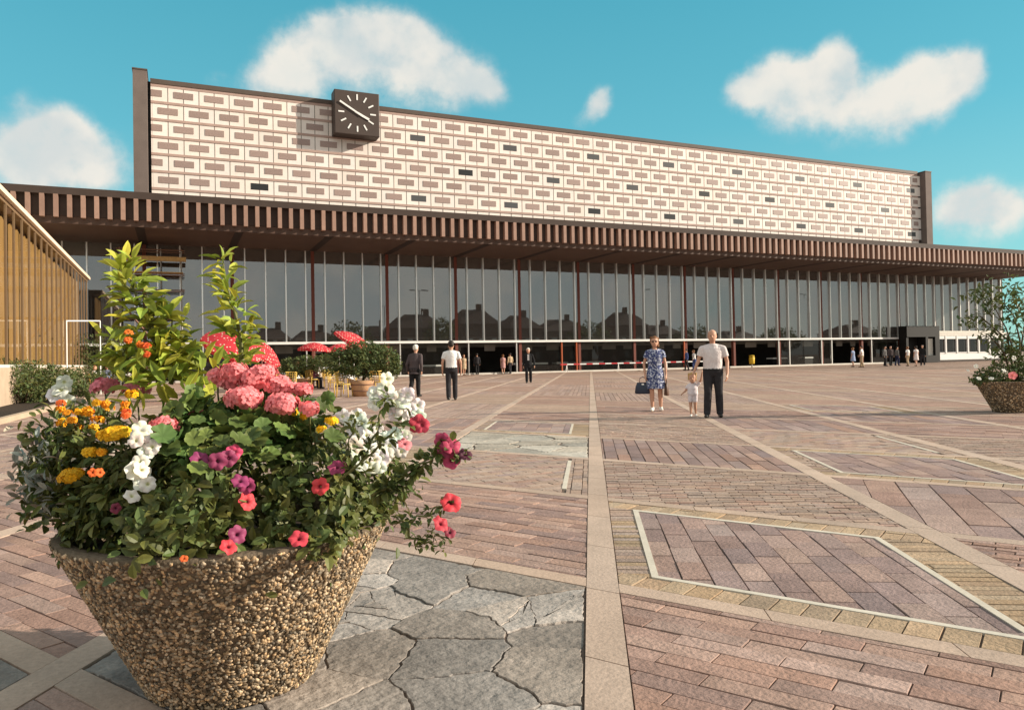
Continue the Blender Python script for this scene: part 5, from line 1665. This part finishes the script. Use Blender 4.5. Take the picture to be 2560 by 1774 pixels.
person('person in white top and blue trousers by the station front behind the bald man', p_, (-1, .1), 1.68, dict(shirt=('long', cWhite), trousers=('long', cBlue), shoes=shBlack), dict(lean=.15, elL=(.14, -.08, .64), wrL=(.13, -.16, .55), **WALK), fem=True, hair=hBrown, hairlen=.5, voxel=.022)
p_ = gnd(2133, 917)
person('woman in a light blue dress beside a man in white near the right-hand doors', p_, (-.2, 1), 1.66, dict(dress=cLBlue, shoes=shBlack), WALK, fem=True, hair=hBrown, hairlen=.5, voxel=.022, fat=1.15)
p_ = gnd(2155, 918)
person('stout man in a white shirt and tan trousers near the right-hand doors', p_, (-.6, 1), 1.76, dict(shirt=('tee', cWhite), trousers=('long', cBeige), shoes=shBrown), dict(elR=(-.17, -.03, .64), wrR=(-.1, -.14, .56), elL=(.17, .03, .64), wrL=(.15, -.08, .52), **WALK), hair=hDark, voxel=.022, fat=1.2)
PP = [(2213, 915, 'leftmost dark-clothed person under the black entrance portal', (.3, -1), cGreyF, cDark, False, 1.72), (2227, 914, 'person in a brown jacket second from left under the black portal', (-.5, -1), cSuit, cDark, False, 1.74), (2243, 914, 'person in a grey top, third from left under the black portal', (1, -.3), cGreyF, cNavy, False, 1.66),
      (2270, 915, 'person in a white blouse and beige skirt walking under the black portal', (0, 1), cWhite, cBeige, True, 1.64), (2291, 915, 'woman in a pale dress crossing before the black portal', (.2, 1), cPinkW, None, True, 1.66), (2307, 914, 'man in dark clothes nearest the portal poster panel', (-1, -.4), cBlack, cDark, False, 1.76),
      (1160, 938, 'person in a beige dress in the doorway behind the man in bright white', (0, -1), cBeige, None, True, 1.64), (1193, 934, 'dark-clothed person in the station doorway right of the man in bright white', (.2, 1), cDark, cBlack, False, 1.74), (1258, 931, 'woman in a rose pink dress in the shaded station entrance', (.3, 1), clothmat('rose', (.5, .28, .26)), None, True, 1.62),
      (1276, 931, 'person in a pale jacket in the entrance left of the man in open suit', (-.2, 1), cBeige, cDark, False, 1.72)]
for (x, y, lb, fc, top, bot, fem, h_) in PP:
    q = gnd(x, y)
    if x > 2200 and q[1] > D - 1.6: q = q * ((D - 1.6) / q[1])
    if q[1] > D - .4: q = q * ((D - .5) / q[1])
    z_ = 0
    if bot is None: of = dict(dress=top, shoes=shBrown)
    else: of = dict(shirt=('long' if not fem else 'tee', top), trousers=('long', bot), shoes=shBlack)
    person(lb, q, fc, h_, of, dict(WALK), fem=fem, hair=hDark if h_ > 1.65 else hBrown, hairlen=.5 if fem else 0, voxel=.026)
SIT = dict(hiR=(-.05, .0, .30), hiL=(.05, .0, .30), knR=(-.06, -.22, .29), knL=(.06, -.22, .29), anR=(-.06, -.2, .05), anL=(.06, -.2, .05))


def seated(label, loc, face, h, top, bot, hair, fem=False, lift=0.0):
    """a sitting figure: the standing torso is lowered so the hips come to the seat"""
    dz = -.235
    up = {}
    for k in ('sh', 'el', 'wr'):
        for s_ in 'RL':
            a = DEF[k + s_]; up[k + s_] = a
    up['elR'] = (-.15, -.04, .64); up['elL'] = (.15, -.04, .64); up['wrR'] = (-.08, -.17, .60); up['wrL'] = (.08, -.17, .60)
    up.update(hiR=(-.05, 0, .50), hiL=(.05, 0, .50), knR=(-.065, -.235, .515), knL=(.065, -.235, .515), anR=(-.065, -.22, .285), anL=(.065, -.22, .285))
    return person(label, loc, face, h, dict(shirt=('long', top), trousers=('long', bot), shoes=shBlack), up, fem=fem, hair=hair, hairlen=.4 if fem else 0, voxel=.022, z0=dz * h)


SE = [(782, 972, 'seated cafe guest in a plum coloured top below the flat parasol', (1, .5), cPurple, cDark, hBrown, True), (800, 968, 'seated cafe guest in white facing left next to the plum-topped guest', (-1, .3), cWhite, cGreyF, hDark, False),
      (880, 970, 'cafe guest in white, his back to us, left of the tub', (.2, 1), cWhite, cBeige, hBrown, False), (236, 975, 'seated guest in a white shirt at the far left of the cafe', (1, .2), cWhite, cDark, hBrown, False),
      (268, 968, 'seated guest in pale blue at the far left cafe table', (-.2, -1), cLBlue, cNavy, hDark, True), (325, 966, 'seated guest in white right of the far left cafe table', (-1, 0), cWhite, cDark, hDark, True), (700, 962, 'seated cafe guest in beige near the tipped parasol', (1, 0), cBeige, cDark, hDark, False), (745, 958, 'seated cafe guest in a white blouse behind the plum-topped guest', (-1, -.2), cWhite, cNavy, hBrown, True)]
CHS = []
for (x, y, lb, fc, top, bot, hr, fem) in SE:
    q = gnd(x, y); seated(lb, q, fc, 1.68, top, bot, hr, fem)
    o = copy_tree(ch); o.location = tuple(q); o.rotation_euler = (0, 0, math.atan2(fc[0], -fc[1])); o['label'] = 'yellow cane chair carrying the ' + ' '.join(lb.replace('seated ', '').split()[:11])

# ------------------------------------------------------------------ barrier, litter bin
bl = thing('barrier', 'red and white striped barrier rail on low trestles along the station front', 'barrier', (30, D - 1.2, 0))
m = MB(); x = 29.6; i = 0
while x < 45.8:
    m.box(x, x + .62, D - 1.24, D - 1.16, .63, .73, i % 2); x += .622; i += 1
part(m, 'rail', [K['redpaint'], K['white']], bl)
for x in (30.2, 35.3, 40.4, 45.4):
    m = MB(); pole(m, (x, D - 1.2, .6), (x - .3, D - 1.55, 0), .03); pole(m, (x, D - 1.2, .6), (x + .3, D - .85, 0), .03); part(m, 'trestle', K['white'], bl)
p_ = gnd(1880, 921); p_ = p_ * (56.2 / p_[1])
lb_ = thing('litter_bin', 'bright yellow litter bin on a post at the right end of the striped barrier', 'bin', p_)
m = MB(); m.tube([(0, 0, 0), (0, 0, .35)], .05, 8); m.build('post', K['steel'], lb_, True)
m = MB(); m.loft([(0, 0, .32, .2, .2), (0, 0, .38, .25, .25), (0, 0, .95, .27, .27), (0, 0, 1.0, .23, .23)], 18); m.build('body', K['yellow'], lb_, True)
m = MB(); m.loft([(0, 0, 1.06, .27, .27), (0, 0, 1.12, .25, .25), (0, 0, 1.16, .08, .08)], 18); m.build('lid', K['yellow'], lb_, True)
m = MB()
for a in range(4): pole(m, (.22 * math.cos(a * PI / 2), .22 * math.sin(a * PI / 2), .98), (.22 * math.cos(a * PI / 2), .22 * math.sin(a * PI / 2), 1.07), .012)
m.build('bracket', K['steel'], lb_)

# ------------------------------------------------------------------ street behind the viewer (seen mirrored in the glass)
def mirror_pt(x, y, Yv):
    """ground position whose reflection in the glass plane appears at this bearing"""
    p = onY(x, y, 2 * D - Yv); return p


def house(x0, x1, Y, hw_, hr, label):
    t = thing('town_house', label, 'building', ((x0 + x1) / 2, Y, 0), 0, 'houses across the street mirrored in the station glass')
    w = (x1 - x0) / 2
    m = MB(); m.box(-w, w, -5, 5, 0, hw_); m.build('wall', K['housewall'], t)
    m = MB()
    m.add([(-w - .3, -5.3, hw_), (w + .3, -5.3, hw_), (w + .3, 5.3, hw_), (-w - .3, 5.3, hw_), (-w * .5, 0, hr), (w * .5, 0, hr)], [(0, 1, 5, 4), (1, 2, 5), (2, 3, 4, 5), (3, 0, 4), (3, 2, 1, 0)]); r_ = m.build('roof', K['houseroof'], t)
    m = MB(); m.box(w * .3, w * .3 + 1, -.5, .5, hr - 1.5, hr + 1.2); m.build('chimney', K['housewall'], r_)
    for k in range(3):
        for z in (1.2, 4.2):
            xx = -w * .65 + k * w * .6; m = MB(); m.box(xx, xx + w * .25, 5.01, 5.06, z, z + 1.5); m.build('window', K['offwhite'], t)


hl = [(640, 720, 805, 'low brick house with a hipped roof, leftmost mirrored'), (735, 830, 812, 'brick house second from left in the mirrored street'), (900, 965, 800, 'plain brick house with a chimney mirrored left of the old man'), (985, 1085, 772, 'broad brick house mirrored above the old man in the suit'), (1140, 1230, 760, 'tall gabled brick house mirrored right of the white-shirted man'),
      (1250, 1330, 775, 'brick house mirrored above the man in the open suit'), (1345, 1450, 786, 'long brick house in the middle of the mirrored street'), (1520, 1585, 768, 'tall narrow brick house mirrored left of the woman in blue'), (1590, 1690, 800, 'low brick house mirrored above the toddler'), (1790, 1870, 815, 'small brick house mirrored right of the bald man'), (2080, 2150, 800, 'brick house mirrored above the right-hand doors')]
for x0, x1, y, lb in hl:
    Yv = -38
    a, b_ = mirror_pt(x0, y, Yv), mirror_pt(x1, y, Yv); hh_ = (a[2] + b_[2]) / 2 - 1.2
    house(a[0], b_[0], Yv, hh_ * .72, hh_, lb)


def lamp(x, y, Yv, label):
    p = mirror_pt(x, y, Yv); t = thing('street_lamp', label, 'street lamp', (p[0], Yv, 0), 0, 'twin-armed lamps mirrored in the glass')
    hz_ = p[2]
    m = MB(); m.tube([(0, 0, 0), (0, 0, hz_)], [.10, .06], 8); m.build('pole', K['lampsteel'], t, True)
    for s_ in (-1, 1):
        m = MB(); m.tube([(0, 0, hz_), (s_ * .5, 0, hz_ + .1)], .04, 6); m.loft([(s_ * .9, 0, hz_ + .0, .55, .16), (s_ * .9, 0, hz_ + .16, .5, .14)], 12); m.build('lamp_head', K['lampsteel'], t)


lamp(1045, 727, -14, 'double-headed street lamp mirrored clearly left of the white-shirted man'); lamp(965, 765, -26, 'smaller double-headed street lamp mirrored above the cafe bush'); lamp(1610, 724, -20, 'double-headed street lamp mirrored above the woman in blue'); lamp(2005, 737, -20, 'double-headed street lamp mirrored in the right half of the glass')


def street_tree(x, y, Yv, w_, label):
    p = mirror_pt(x, y, Yv); hh_ = p[2]
    t = thing('street_tree', label, 'tree', (p[0], Yv, 0), 0, 'trees mirrored in the station glass')
    bush_leaves([(0, 0, hh_ * .62, w_, w_, hh_ * .36), (w_ * .5, 0, hh_ * .5, w_ * .7, w_ * .7, hh_ * .25), (-w_ * .5, 0, hh_ * .52, w_ * .7, w_ * .7, hh_ * .25)], 1500, .7, .6, -.3, .4).build('crown', K['bushleaf'], t)
    m = MB(); m.tube([(0, 0, 0), (.1, 0, hh_ * .3), (0, 0, hh_ * .6)], [.28, .2, .08], 8); m.build('trunk', K['bark'], t, True)


for x, y, w_, lb in ((870, 800, 4, 'broad street tree mirrored between the two left houses'), (1100, 790, 4, 'street tree mirrored behind the double-headed lamp'), (1475, 800, 5, 'street tree mirrored in the middle of the glass'), (1740, 812, 5, 'low street tree mirrored behind the bald man'), (1950, 815, 5, 'street tree mirrored above the yellow litter bin'), (2200, 815, 5, 'street tree mirrored left of the black portal')):
    street_tree(x, y, -32, w_, lb)

# ------------------------------------------------------------------ camera
cam = bpy.data.cameras.new('camera'); co = bpy.data.objects.new('camera', cam); C.objects.link(co)
cam.sensor_fit = 'HORIZONTAL'; cam.sensor_width = 36; cam.lens = F / 2560 * 36
cam.shift_y = -(887 - CY) / 2560; cam.clip_end = 3000; cam.clip_start = .05
co.matrix_world = Matrix(((M[0][0], -M[1][0], -M[2][0], 0), (M[0][1], -M[1][1], -M[2][1], 0), (M[0][2], -M[1][2], -M[2][2], H), (0, 0, 0, 1)))
SC.camera = co

# ------------------------------------------------------------------ light
SUN_EL = R_(21.5); SAZ = np.array([math.sin(YAW), -math.cos(YAW)])
sd = np.array([SAZ[0] * math.cos(SUN_EL), SAZ[1] * math.cos(SUN_EL), math.sin(SUN_EL)])
sun = bpy.data.lights.new('sun', 'SUN'); sun.energy = 4.6; sun.angle = R_(.5); sun.color = (1, .885, .735)
so = bpy.data.objects.new('sun', sun); C.objects.link(so)
so.rotation_euler = Vector(sd).to_track_quat('Z', 'Y').to_euler()

wd = bpy.data.worlds.new('World'); SC.world = wd; wd.use_nodes = True
N = wd.node_tree.nodes; L = wd.node_tree.links
bg = N['Background']; bg.inputs['Strength'].default_value = .108
sky = N.new('ShaderNodeTexSky'); sky.sky_type = 'NISHITA'; sky.sun_disc = False; sky.sun_elevation = SUN_EL
sky.sun_rotation = math.atan2(SAZ[0], SAZ[1]); sky.air_density = 1.0; sky.dust_density = .6; sky.ozone_density = 2.0
tintn = N.new('ShaderNodeMix'); tintn.data_type = 'RGBA'; tintn.blend_type = 'MULTIPLY'; tintn.inputs['Factor'].default_value = 1
SKYTINT = (.42, 1.12, .95)
L.new(sky.outputs[0], tintn.inputs['A']); tintn.inputs['B'].default_value = (*SKYTINT, 1)
tc = N.new('ShaderNodeTexCoord')


def vm(op, a, b=None):
    n = N.new('ShaderNodeVectorMath'); n.operation = op
    for i, q in enumerate((a, b)):
        if q is None: continue
        if isinstance(q, (tuple, list, np.ndarray)): n.inputs[i].default_value = tuple(map(float, q))
        else: L.new(q, n.inputs[i])
    return n


def mt(op, a, b=None, c=None, clampv=False):
    n = N.new('ShaderNodeMath'); n.operation = op; n.use_clamp = clampv
    for i, q in enumerate((a, b, c)):
        if q is None: continue
        if isinstance(q, (int, float)): n.inputs[i].default_value = q
        else: L.new(q, n.inputs[i])
    return n.outputs[0]


nz1 = N.new('ShaderNodeTexNoise'); nz1.inputs['Scale'].default_value = 9; nz1.inputs['Detail'].default_value = 7; nz1.inputs['Roughness'].default_value = .55
L.new(tc.outputs['Generated'], nz1.inputs['Vector'])
off = vm('SUBTRACT', nz1.outputs['Color'], (.5, .5, .5)); offs = vm('SCALE', off.outputs[0]); offs.inputs['Scale'].default_value = .05
dirn = vm('ADD', tc.outputs['Generated'], offs.outputs[0])
CL = [(845, 95, 52, 1.1), (790, 130, 48, 1), (950, 85, 54, 1.1), (1040, 95, 50, 1.1), (900, 120, 50, 1), (735, 150, 60, 1.05), (655, 190, 46, .8), (1120, 150, 56, 1.05), (1205, 190, 50, .95), (990, 140, 70, .7), (860, 190, 75, .55), (1000, 205, 80, .5), (750, 215, 65, .5), (1120, 220, 65, .6), (1245, 225, 34, .55),
      (2105, 160, 46, 1.1), (2060, 195, 55, .9), (1960, 185, 44, 1), (1900, 215, 48, 1), (1850, 250, 40, .9), (1990, 240, 60, .8), (2110, 245, 62, .8), (2210, 255, 56, .6), (2310, 185, 46, 1), (2420, 168, 42, 1), (2365, 205, 54, .95), (2260, 225, 50, .8), (2300, 240, 55, .6), (2290, 285, 60, .38), (2210, 325, 60, .30), (2090, 310, 70, .28), (1940, 290, 60, .3),
      (1505, 240, 30, 1), (1478, 272, 26, .65), (1445, 302, 24, .38), (160, 315, 46, 1.05), (105, 340, 50, 1.05), (215, 350, 46, .95), (60, 370, 66, .9), (265, 410, 62, .65), (165, 400, 80, .6), (20, 410, 60, .6), (100, 440, 60, .4), (240, 450, 50, .4), (45, 245, 34, .45), (545, 205, 40, .33),
      (2395, 500, 44, .95), (2460, 495, 44, 1), (2535, 515, 52, .85), (2480, 555, 70, .5), (2350, 545, 45, .5)]
dens = None
for (x, y, r, k) in CL:
    d0 = ray(x, y); nl = np.linalg.norm(d0); d0 = d0 / nl
    rad = r / F / nl * 1.06
    ds = vm('DISTANCE', dirn.outputs[0], d0)
    q = mt('MULTIPLY', ds.outputs['Value'], 1 / rad); q = mt('MULTIPLY', q, q); q = mt('MULTIPLY', mt('EXPONENT', mt('MULTIPLY', q, -1.0)), k)
    dens = q if dens is None else mt('ADD', dens, q)
nzb = N.new('ShaderNodeTexNoise'); nzb.inputs['Scale'].default_value = 26; nzb.inputs['Detail'].default_value = 8; nzb.inputs['Roughness'].default_value = .6
L.new(tc.outputs['Generated'], nzb.inputs['Vector'])
dens = mt('ADD', mt('MINIMUM', dens, 1.1), mt('MULTIPLY', mt('MULTIPLY', mt('SUBTRACT', nzb.outputs['Fac'], .5), 1.3), mt('MINIMUM', mt('MULTIPLY', dens, 2.2), 1.0)))
mr = N.new('ShaderNodeMapRange'); mr.interpolation_type = 'SMOOTHSTEP'; mr.inputs['From Min'].default_value = .12; mr.inputs['From Max'].default_value = 1.12
L.new(dens, mr.inputs['Value']); dens = mr.outputs[0]
# unseen cloud added overhead and behind the viewer, whitens ambient light and glass reflections
nz2 = N.new('ShaderNodeTexNoise'); nz2.inputs['Scale'].default_value = 2.6; nz2.inputs['Detail'].default_value = 8
L.new(tc.outputs['Generated'], nz2.inputs['Vector'])
r2 = N.new('ShaderNodeMapRange'); r2.interpolation_type = 'SMOOTHSTEP'; r2.inputs['From Min'].default_value = .22; r2.inputs['From Max'].default_value = .46
L.new(nz2.outputs['Fac'], r2.inputs['Value'])
fwd = np.array([M[2][0], M[2][1], 0.10]); fwd /= np.linalg.norm(fwd)
dt = vm('DOT_PRODUCT', tc.outputs['Generated'], fwd)
r3 = N.new('ShaderNodeMapRange'); r3.inputs['From Min'].default_value = .70; r3.inputs['From Max'].default_value = .45
L.new(dt.outputs['Value'], r3.inputs['Value'])
dens = mt('MAXIMUM', dens, mt('MULTIPLY', mt('MULTIPLY', r2.outputs[0], r3.outputs[0]), .92))
nz3 = N.new('ShaderNodeTexNoise'); nz3.inputs['Scale'].default_value = 22; nz3.inputs['Detail'].default_value = 5
L.new(tc.outputs['Generated'], nz3.inputs['Vector'])
dens = mt('MULTIPLY', dens, mt('ADD', mt('MULTIPLY', nz3.outputs['Fac'], .35), .80), None, True)
cm = N.new('ShaderNodeMix'); cm.data_type = 'RGBA'
CLOUD = (4.7, 4.5, 4.0)
L.new(dens, cm.inputs['Factor']); L.new(tintn.outputs['Result'], cm.inputs['A']); 
cc_ = N.new('ShaderNodeMix'); cc_.data_type = 'RGBA'; cc_.inputs['A'].default_value = (4.0, 4.25, 4.2, 1); cc_.inputs['B'].default_value = (5.1, 4.95, 4.55, 1)
cr_ = N.new('ShaderNodeMapRange'); cr_.interpolation_type = 'SMOOTHSTEP'; cr_.inputs['From Min'].default_value = .36; cr_.inputs['From Max'].default_value = .6
nz4 = N.new('ShaderNodeTexNoise'); nz4.inputs['Scale'].default_value = 13; nz4.inputs['Detail'].default_value = 6; L.new(tc.outputs['Generated'], nz4.inputs['Vector'])
L.new(nz4.outputs['Fac'], cr_.inputs['Value']); L.new(cr_.outputs[0], cc_.inputs['Factor']); L.new(cc_.outputs['Result'], cm.inputs['B'])
L.new(cm.outputs['Result'], bg.inputs['Color'])
sep = N.new('ShaderNodeSeparateXYZ'); L.new(tc.outputs['Generated'], sep.inputs[0])
rmp = N.new('ShaderNodeValToRGB'); L.new(sep.outputs['Z'], rmp.inputs[0])
cr = rmp.color_ramp; cr.elements[0].position = 0; cr.elements[0].color = (2.3, 3.6, 3.75, 1); cr.elements[1].position = 1; cr.elements[1].color = (.35, 1.9, 2.9, 1)
for p_, c_ in ((.14, (1.65, 3.55, 3.9, 1)), (.28, (.85, 3.0, 3.7, 1)), (.45, (.52, 2.55, 3.3, 1))):
    e_ = cr.elements.new(p_); e_.color = c_
sm_ = N.new('ShaderNodeMix'); sm_.data_type = 'RGBA'; sm_.inputs['Factor'].default_value = .75
L.new(tintn.outputs['Result'], sm_.inputs['A']); L.new(rmp.outputs[0], sm_.inputs['B']); L.new(sm_.outputs['Result'], cm.inputs['A'])

SC.view_settings.view_transform = 'Standard'; SC.view_settings.look = 'None'; SC.view_settings.gamma = 1; SC.view_settings.exposure = .65
SC.cycles.max_bounces = 8; SC.cycles.transparent_max_bounces = 16; SC.cycles.use_denoising = True
SC.render.film_transparent = False
